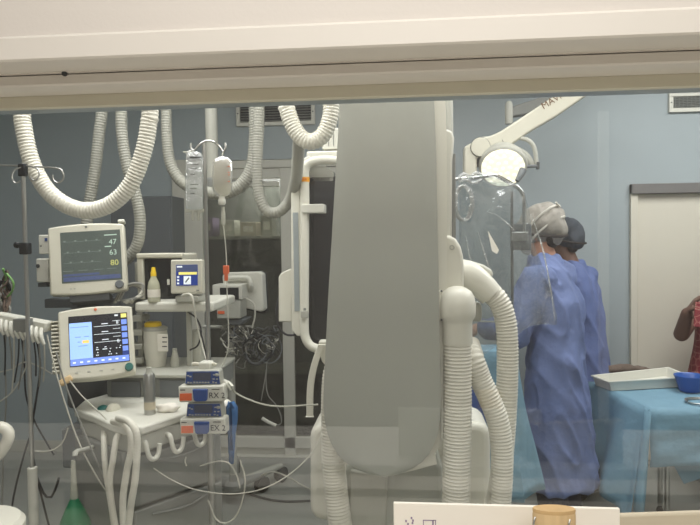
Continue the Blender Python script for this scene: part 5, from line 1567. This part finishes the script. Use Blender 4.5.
# corner tail of the drape falling to the floor
mb = MB()
vs, fs = [], []
tail = [(410, 645, 651), (440, 641, 650), (470, 637, 649), (495, 634, 647.5), (511, 633, 646)]
for y, xa_, xb_ in tail:
    for i in range(9):
        u = i / 8
        p = P(xa_ + (xb_ - xa_) * u, y, 3.2); p.y += -.05 * math.sin(u * PI) + .02 * u; p.z = max(.01, p.z); vs.append(p)
for j in range(len(tail) - 1):
    for i in range(8):
        a = j * 9 + i; fs.append((a, a + 9, a + 10, a + 1))
mb.add(vs, fs)
tl = part('drape_tail', mb, 'drape_blue', it, sharp=75)
sd = tl.modifiers.new('thick', 'SOLIDIFY'); sd.thickness = .0015
mb = MB(); mb.prism([P(x, y, 3.42) for x, y in ((671, 460), (702, 462), (702, 478), (684, 484))], (0, .004, 0)); part('drape_corner', mb, 'drape_blue', it)

def onT(px, py, z=zi + .008): return PZ(px, py, z)
# shallow white tray
zb_ = zi + .0075
c = [PZ(x, y, zb_ + .055) for x, y in ((592, 375.5), (668, 367.5), (692, 377), (609, 381.5))]
tray = root('white_tray', 'large shallow white plastic tray on the blue instrument table', 'tray', (sum(p.x for p in c) / 4, sum(p.y for p in c) / 4, zb_))
cc = sum(c, Vector()) / 4; cc.z = 0
def sq_(k, z): return [Vector(((p.x - cc.x) * k + cc.x, (p.y - cc.y) * k + cc.y, z)) for p in c]
loops = [sq_(.93, zb_), sq_(.99, zb_ + .05), sq_(1.03, zb_ + .055), sq_(1.03, zb_ + .049), sq_(1.025, zb_ + .058), sq_(.98, zb_ + .056), sq_(.91, zb_ + .006)]
b = MB(); vs = sum(loops, []); fs = [(3, 2, 1, 0)]
for r in range(len(loops) - 1):
    for i in range(4): fs.append((r * 4 + i, r * 4 + (i + 1) % 4, r * 4 + 4 + (i + 1) % 4, r * 4 + 4 + i))
r = len(loops) - 1; fs.append((r * 4, r * 4 + 1, r * 4 + 2, r * 4 + 3)); b.add(vs, fs)
part('tray_body', b, 'white_plastic', tray, bevel=.003)
# rolled brown cloth behind it
b = MB(); b.tube([PZ(x, y, zb_ + .028) for x, y in ((601, 371), (608, 370), (622, 369), (640, 369.5), (652, 371))], [.018, .027, .03, .025, .014], 14, .02)
b2_ = MB(); b2_.add([v + Vector((0, 0, .010 * noise.noise(v * 30))) for v in b.v], b.f)
thing('cloth_roll', b2_, 'brown_cloth', 'brown rolled cloth lying behind the white tray on the instrument table', 'cloth')
# blue bowl
p = onT(690, 391, zb_); kb = p.y / F
b = MB(); b.lathe((p.x, p.y, zb_), [(.0, 0), (9 * kb, 0), (10 * kb, 2 * kb), (13 * kb, 12 * kb), (14.5 * kb, 14.5 * kb), (14.5 * kb, 15.5 * kb), (12.5 * kb, 14 * kb), (9 * kb, 3 * kb), (0, 2.5 * kb)], n=36)
thing('blue_bowl', b, 'bowl_blue', 'blue plastic bowl at the right end of the white tray', 'bowl')
# coiled steel wire
b = MB(); p = onT(705, 402, zb_ + .004)
for j in range(3):
    rr = .085 + .004 * j
    b.tube([p + Vector((math.cos(a) * rr, math.sin(a) * rr * .8, .003 * j + .002 * math.sin(3 * a))) for a in [2 * PI * k / 24 for k in range(25)]], .0028, 8, .02)
thing('wire_coil', b, 'steel', 'coiled steel guide wire lying in front of the blue bowl on the drape', 'wire coil')
# stool-like wheeled base with a steel rail behind the drape
q = P(590, 480, 4.0)
b_ = root('kick_bucket', 'low steel-rimmed bucket on the floor behind the hanging drape', 'bucket', (P(592, 482, 4.5).x, 4.5, 0))
r_ = .12
zt_ = max(.12, P(592, 479, 4.5).z)
b = MB(); b.lathe((b_.location.x, 4.5, .03), [(.0, 0), (r_ * .8, 0), (r_, zt_ - .03), (r_ * .96, zt_ - .03), (r_ * .76, .01)], n=30); part('pail', b, 'slate', b_)
b = MB(); b.lathe((b_.location.x, 4.5, zt_ - .01), [(r_ * .9, 0), (r_ * 1.35, .0), (r_ * 1.35, .014), (r_ * .9, .014)], n=30); part('rim', b, 'chrome', b_)
for k in range(3):
    a = 2 * PI * k / 3
    b = MB(); b.ell((b_.location.x + math.cos(a) * .09, 4.5 + math.sin(a) * .09, .02), .02, 12, 8); part('castor', b, 'rubber', b_)
# ------------------------------------------------------------------ people
def cap(mb, a, b, ra, rb, n=18, sy=1.0):
    a, b = Vector(a), Vector(b)
    d = (b - a)
    q, rr = [], []
    L_ = d.length; u = d / L_
    for t in (-.98, -.8, -.45, 0):
        q.append(a + u * (t * ra)); rr.append(ra * math.sqrt(max(0.02, 1 - t * t)))
    for t in (.33, .66): q.append(a.lerp(b, t)); rr.append(ra + (rb - ra) * t)
    for t in (0, .45, .8, .98):
        q.append(b + u * (t * rb)); rr.append(rb * math.sqrt(max(0.02, 1 - t * t)))
    mb.sweep(q, rr, n)

def loft_ell(mb, secs, n=26):
    """stack of level ellipses (x, y, z, rx, ry)"""
    vs, fs = [], []
    for x, y, z, rx, ry in secs:
        for k in range(n):
            a = 2 * PI * k / n
            vs.append((x + rx * math.cos(a), y + ry * math.sin(a), z))
    for i in range(len(secs) - 1):
        for k in range(n):
            k2 = (k + 1) % n
            fs.append((i * n + k, i * n + k2, (i + 1) * n + k2, (i + 1) * n + k))
    fs.append(tuple(range(n - 1, -1, -1))); fs.append(tuple((len(secs) - 1) * n + k for k in range(n)))
    mb.add(vs, fs)

def head_shapes(mb, c, tilt):
    """skull, jaw, nose, ears, brow, lips; faces local -Y"""
    M_ = Matrix.Translation(c) @ Euler(tilt).to_matrix().to_4x4()
    def e(p, r): 
        k = MB(mb.M @ M_); k.ell(p, r, 22, 14); b0 = len(mb.v); mb.v += k.v; mb.f += [[i + b0 for i in f] for f in k.f]; mb.mi += k.mi
    e((0, .012, .025), (.074, .094, .09)); e((0, -.022, -.03), (.058, .066, .075)); e((0, -.05, -.082), (.03, .028, .026))
    e((0, -.093, -.016), (.012, .02, .022)); e((0, -.084, .006), (.009, .014, .03)); e((0, -.075, .03), (.05, .02, .012))
    e((.03, -.068, -.03), (.024, .02, .024)); e((-.03, -.068, -.03), (.024, .02, .024))
    e((0, -.083, -.05), (.024, .012, .006)); e((0, -.081, -.06), (.02, .012, .007))
    for s in (-1, 1): e((s * .075, .012, -.006), (.01, .02, .032))
    return M_

def hand(mb, w, fdir, ndir, size=1.0, curl=.5, side=1):
    """palm, four unequal bent fingers and a side thumb; w wrist, fdir along the fingers, ndir out of the palm"""
    f = Vector(fdir).normalized(); nn = Vector(ndir); nn = (nn - f * nn.dot(f)).normalized(); t = f.cross(nn) * side
    S = size
    for o in (-.026, -.009, .009, .026):
        cap(mb, w + t * o * .7 * S, w + f * .085 * S + t * o * S, .015 * S, .0125 * S, 12)
    for i, (o, L_) in enumerate(((-.030, .062), (-.010, .075), (.010, .080), (.030, .072))):
        p = w + f * .085 * S + t * o * S
        d = f.copy()
        for k, (fr_, r0_, r1_) in enumerate(((.45, .0105, .0098), (.32, .0098, .0088), (.26, .0088, .0075))):
            ang = curl * (.55 + .35 * k)
            d2 = (d * math.cos(ang) + nn * math.sin(ang)).normalized()
            q = p + d2 * L_ * fr_ * S
            cap(mb, p, q, r0_ * S, r1_ * S, 10)
            nn2 = (nn * math.cos(ang) - d * math.sin(ang)).normalized()
            p, d = q, d2; nn_, nn = nn, nn2
        nn = Vector(ndir); nn = (nn - f * nn.dot(f)).normalized()
    p = w + f * .02 * S + t * .028 * S
    q = p + (f * .6 + t * .55 + nn * .35).normalized() * .042 * S
    r_ = q + (f * .85 + t * .1 + nn * .4).normalized() * .034 * S
    cap(mb, p, q, .0135 * S, .0115 * S, 12); cap(mb, q, r_, .0115 * S, .009 * S, 12)

def xf_build(mb, M_):
    return MB(M_)

def limb(mb, pts, rr):
    for i in range(len(pts) - 1):
        cap(mb, pts[i], pts[i + 1], rr[i], rr[i + 1])

def folds(seed, amp, sx_=7.0, sz_=1.6):
    def f(v):
        a = noise.noise(Vector((v.x * sx_, v.y * sx_, v.z * sz_ + seed)))
        b = noise.noise(Vector((v.x * 15, v.y * 15, v.z * 6 + seed)))
        c = abs(noise.noise(Vector((v.x * 5 + v.z * 4, v.y * 5 - v.z * 3, seed * 2))))
        r = 1 - abs(noise.noise(Vector((v.x * 9 + v.z * 2.5, v.y * 9 + v.z * 2, v.z * 3.5 + seed * 3)))) * 2
        return amp * (a * 1.0 + b * .5 - c * .8 + .55 * max(0, r) ** 3)
    return f

def masked_person(name_label, px, Y, rz, H, gown_m, cap_m, lean, seed, skin, gsec, group=None, straps=True, head_tilt=(.35, 0, 0), hemz=.32, arms=None):
    """standing gowned figure; local frame faces -Y"""
    base = P(px, 300, Y)
    Mx = Matrix.Translation((base.x, Y, 0)) @ Matrix.Rotation(R(rz), 4, 'Z') @ Matrix.Scale(H / 1.76, 4)
    rt = root('person', name_label, 'person', (base.x, Y, 0), group)
    lx = lean
    b = MB(Mx)
    for s in (-1, 1):
        limb(b, [Vector((s * .09, .01, .90)), Vector((s * .1, -.01, .50)), Vector((s * .1, .03, .09))], [.085, .058, .042])
        limb(b, [Vector((s * .1, .04, .05)), Vector((s * .11, -.12, .035))], [.042, .034])
    loft_ell(b, [(0, .0, .84, .13, .1), (0, 0, .95, .165, .115), (0, -.005, 1.08, .145, .1), (0, -.01, 1.25, .165, .11), (0, -.01 + lx * .6, 1.38, .18, .105), (0, lx * .8, 1.46, .12, .075)])
    hc_ = Vector((0, -.05 + lx * 1.3, 1.645))
    cap(b, (0, .01 + lx * .8, 1.42), hc_ + Vector((0, .02, -.06)), .066, .058)
    hm = head_shapes(b, hc_, head_tilt)
    A_ = arms or {}
    for s in (-1, 1):
        sh_ = Vector((s * .175, .0 + lx * .7, 1.41))
        el_ = Vector(A_.get('el', (s * .24, -.12, 1.14))); el_.x = abs(el_.x) * s
        wr_ = Vector(A_.get('wr', (s * .12, -.36, 1.12))); wr_.x = abs(wr_.x) * s
        limb(b, [sh_, el_, wr_], [.056, .044, .03])
        hand(b, wr_ + (wr_ - el_).normalized() * .02, (wr_ - el_), Vector((-s * .6, 0, -.8)), 1.0, .55, s)
    rb = remesh(b, .0085, 4)
    bd = part('body', rb, skin, rt, sharp=180)
    # gown
    g = MB(Mx)
    loft_ell(g, gsec, 30)
    for s in (-1, 1):
        sh_ = Vector((s * .175, .0 + lx * .7, 1.40))
        el_ = Vector(A_.get('el', (s * .24, -.12, 1.14))); el_.x = abs(el_.x) * s
        wr_ = Vector(A_.get('wr', (s * .12, -.36, 1.12))); wr_.x = abs(wr_.x) * s
        limb(g, [sh_, el_, wr_.lerp(el_, .08)], [.085, .072, .05])
    rg = remesh(g, .0105, 3, folds(seed, .027))
    gw = part('gown', rg, gown_m, rt, sharp=180)
    # cap: shell over the skull
    c = MB(Mx @ hm)
    K_ = 1.09 if straps else 1.0
    c.ell((0, .035 * K_, .04), (.102 * K_, .122 * K_, .1 * K_), 24, 14); c.ell((0, .09 * K_, -.005 * K_), (.082 * K_, .065 * K_, .075 * K_), 20, 12)
    rc = remesh(c, .007, 2, folds(seed + 5, .013, 22, 14))
    lim = (Mx @ hm).inverted()
    part('surgical_cap', rc, cap_m, rt, sharp=180)
    eg = MB(Mx @ hm)
    eg.sweep([Vector((.112 * math.cos(a), .03 + .118 * math.sin(a), -.005 - .06 * math.sin(a))) for a in [2 * PI * k / 28 for k in range(29)]], .006, 8)
    part('cap_band', eg, 'hair_dark', rt)
    if straps:
        mk = MB(Mx @ hm)
        mk.ell((0, -.065, -.045), (.066, .052, .058), 22, 12)
        part('face_mask', remesh(mk, .007, 2, folds(seed + 9, .004, 30, 10)), 'mask_white', rt, sharp=180)
        for z0, z1, y1 in ((-.02, .10, .13), (-.07, .03, .148)):
            st_ = MB(Mx @ hm)
            for s in (-1, 1):
                pts = [Vector((s * .066, -.06, z0)), Vector((s * .112, .0, z0 + (z1 - z0) * .4)), Vector((s * .114, .07, z0 + (z1 - z0) * .75)), Vector((s * .07, .142, z1)), Vector((0, y1 + .028, z1 + .004))]
                st_.sweep(catmull(pts, .012), .0062, 8, flat=.3)
            part('mask_strap', st_, 'mask_white', rt)
        kn_ = MB(Mx @ hm); kn_.tube([Vector((-.02, .158, .1)), Vector((0, .163, .106)), Vector((.014, .163, .12))], .005, 8, .01); kn_.tube([Vector((0, .163, .106)), Vector((-.012, .168, .09))], .0045, 8, .01)
        part('strap_knot', kn_, 'mask_white', rt)
    for s in (-1, 1):
        ey = MB(Mx @ hm); ey.ell((s * .03, -.078, .012), (.013, .01, .009), 14, 10)
        eo = part('eye', ey, 'eye_white', rt)
        ir = MB(Mx @ hm); ir.ell((s * .03, -.0865, .012), (.0055, .003, .0055), 12, 8); part('iris', ir, 'hair_dark', eo)
    hr = MB(Mx @ hm); hr.ell((0, .075, -.035), (.058, .042, .05), 18, 12); hr.ell((0, .06, -.075), (.045, .035, .03), 18, 10)
    part('hair', remesh(hr, .007, 2, folds(seed + 3, .004, 40, 40)), 'hair_dark', rt, sharp=180)
    tr_ = MB(Mx)
    for s in (-1, 1):
        limb(tr_, [Vector((s * .09, .01, .70)), Vector((s * .1, -.005, .46)), Vector((s * .1, .03, .12))], [.105, .088, .075])
    part('trousers', remesh(tr_, .011, 3, folds(seed + 2, .008)), 'trouser_dark', rt, sharp=180)
    for s in (-1, 1):
        so = MB(Mx); limb(so, [Vector((s * .1, .06, .045)), Vector((s * .11, -.14, .04))], [.048, .045]); so.ell((s * .11, -.16, .04), (.05, .06, .035), 16, 10); so.box((s * .107, -.06, .012), (.09, .28, .024))
        part('shoe', remesh(so, .009, 3), 'rubber', rt, sharp=180)
    return rt, Mx, hm
gs1 = [(0, .02, .30, .22, .17), (0, .02, .45, .215, .17), (0, .015, .65, .205, .165), (0, .01, .85, .20, .16), (0, .01, 1.0, .195, .15), (0, .0, 1.15, .19, .145), (0, -.01, 1.28, .2, .14), (0, -.035, 1.37, .195, .12), (0, -.045, 1.43, .165, .105), (0, -.055, 1.49, .105, .088), (0, -.065, 1.525, .08, .075)]
pr1, M1, h1 = masked_person('person in blue gown and grey cap with white mask straps, beside the hanging shield', 555.5, 3.5, -122, 1.735, 'gown_blue', 'cap_grey', -.04, 1.0, 'skin_tan', gs1, head_tilt=(.32, .12, 0))
gs2 = [(0, .02, .36, .24, .19), (0, .02, .6, .225, .18), (0, .01, .85, .215, .17), (0, .0, 1.05, .205, .155), (0, -.01, 1.2, .2, .145), (0, -.02, 1.32, .2, .13), (0, -.03, 1.41, .17, .11), (0, -.04, 1.48, .1, .085), (0, -.05, 1.515, .078, .072)]
pr2, M2, h2 = masked_person('person in blue gown and dark cap standing close behind the grey-capped person', 578, 4.12, -130, 1.69, 'gown_deep', 'cap_dark', -.05, 4.0, 'skin_brown', gs2, straps=False, head_tilt=(.28, 0, 0))
# ties on the back of the first gown
for pts in ([(551, 331), (553, 345), (552, 362)], [(556, 330), (559, 342), (558, 352)]):
    b = MB(); b.tube([P(x, y, 3.33) for x, y in pts], .006, 8, .02); part('gown_tie', b, 'gown_deep', pr1)

# ------------------------------------------------------------------ person in a red printed dress at the right edge
Yr = 4.4
bx_ = P(725, 300, Yr)
dz = -.20
r3 = root('person', 'person in a red printed dress at the right edge holding up a phone', 'person', (bx_.x, Yr, 0))
s3 = .955
Mr = Matrix.Translation((bx_.x, Yr, 0)) @ Matrix.Rotation(R(-12), 4, 'Z') @ Matrix.Scale(s3, 4)
Mi = Mr.inverted()
def LP(x, y, Y): return Mi @ P(x, y, Y)
b = MB(Mr)
for s in (-1, 1):
    limb(b, [Vector((s * .09, .0, .68)), Vector((s * .13, -.38, .52)), Vector((s * .12, -.34, .09))], [.085, .06, .042]); limb(b, [Vector((s * .12, -.32, .05)), Vector((s * .13, -.48, .035))], [.042, .034])
loft_ell(b, [(0, 0, .84 + dz, .14, .11), (0, 0, .95 + dz, .175, .125), (0, -.005, 1.08 + dz, .15, .11), (0, -.01, 1.25 + dz, .165, .12), (0, -.01, 1.36 + dz, .17, .10), (0, 0, 1.43 + dz, .11, .07)])
hc3 = Vector((0, -.03, 1.62 + dz)); cap(b, (0, .01, 1.40 + dz), hc3 + Vector((0, .02, -.06)), .06, .054); hm3 = head_shapes(b, hc3, (.2, 0, 0))
sh_ = Vector((-.165, 0, 1.37 + dz)); el_ = LP(681.5, 334, Yr - .17); wr_ = LP(687, 313, Yr - .27)
limb(b, [sh_, el_, wr_], [.055, .05, .036])
hw = wr_ + (wr_ - el_).normalized() * .012
hand(b, hw, LP(698, 298.5, Yr - .30) - wr_, Vector((.9, -.1, -.3)), 1.05, .6, -1)
sh2 = Vector((.165, 0, 1.37 + dz)); el2 = LP(735, 345, Yr - .2); wr2 = LP(708, 332, Yr - .30)
limb(b, [sh2, el2, wr2], [.055, .047, .034]); hand(b, wr2, LP(699, 324, Yr - .32) - wr2, Vector((.3, -.2, .9)), 1.0, .7, 1)
part('body', remesh(b, .008, 3), 'skin_brown', r3, sharp=180)
g = MB(Mr)
loft_ell(g, [(0, .01, .56, .2, .17), (0, .01, .68, .225, .18), (0, 0, .78, .215, .16), (0, -.005, 1.08 + dz, .2, .14), (0, -.01, 1.24 + dz, .19, .138), (0, -.01, 1.34 + dz, .165, .11), (0, 0, 1.40 + dz, .11, .085)], 30)
for s in (-1, 1):
    limb(g, [Vector((s * .1, .0, .68)), Vector((s * .12, -.36, .54)), Vector((s * .12, -.38, .40))], [.13, .11, .1])
part('dress', remesh(g, .011, 4, folds(8.0, .010)), 'red_print', r3, sharp=180)
hr = MB(Mr @ hm3); hr.ell((0, .03, .05), (.088, .1, .08), 22, 12); hr.ell((0, .07, -.02), (.075, .055, .08), 20, 12)
part('hair', remesh(hr, .008, 2, folds(2.2, .006, 40, 40)), 'hair_dark', r3, sharp=180)
for s in (-1, 1):
    ey = MB(Mr @ hm3); ey.ell((s * .03, -.078, .012), (.013, .01, .009), 14, 10); eo = part('eye', ey, 'eye_white', r3)
    ir = MB(Mr @ hm3); ir.ell((s * .03, -.0865, .012), (.0055, .003, .0055), 12, 8); part('iris', ir, 'hair_dark', eo)
    so = MB(Mr); limb(so, [Vector((s * .12, -.3, .045)), Vector((s * .13, -.5, .035))], [.046, .043]); so.box((s * .127, -.41, .012), (.085, .26, .024)); part('shoe', remesh(so, .009, 2), 'rubber', r3, sharp=180)
b = MB(); q = P(702, 315, Yr - .37); b.box((q.x, q.y, q.z), (.085, .012, .15), Euler((R(-8), R(6), R(-8)))); ph = thing('phone', b, 'red_print', 'red and white cased phone held by the person in the red dress', 'phone', bevel=.004)

st3 = root('perch_stool', 'round grey stool under the person in the red dress', 'stool', (bx_.x, Yr + .02, 0))
b = MB(); b.lathe((bx_.x, Yr + .02, .46), [(.0, 0), (.15, 0), (.16, .01), (.16, .045), (.14, .055), (0, .056)], n=32); part('seat', b, 'mid_grey', st3)
b = MB(); b.cyl((bx_.x, Yr + .02, .05), (bx_.x, Yr + .02, .46), .025); part('column', b, 'steel', st3)
b = MB(); b.lathe((bx_.x, Yr + .02, 0), [(.0, 0), (.19, 0), (.19, .02), (.04, .06)], n=32); part('foot', b, 'mid_grey', st3)
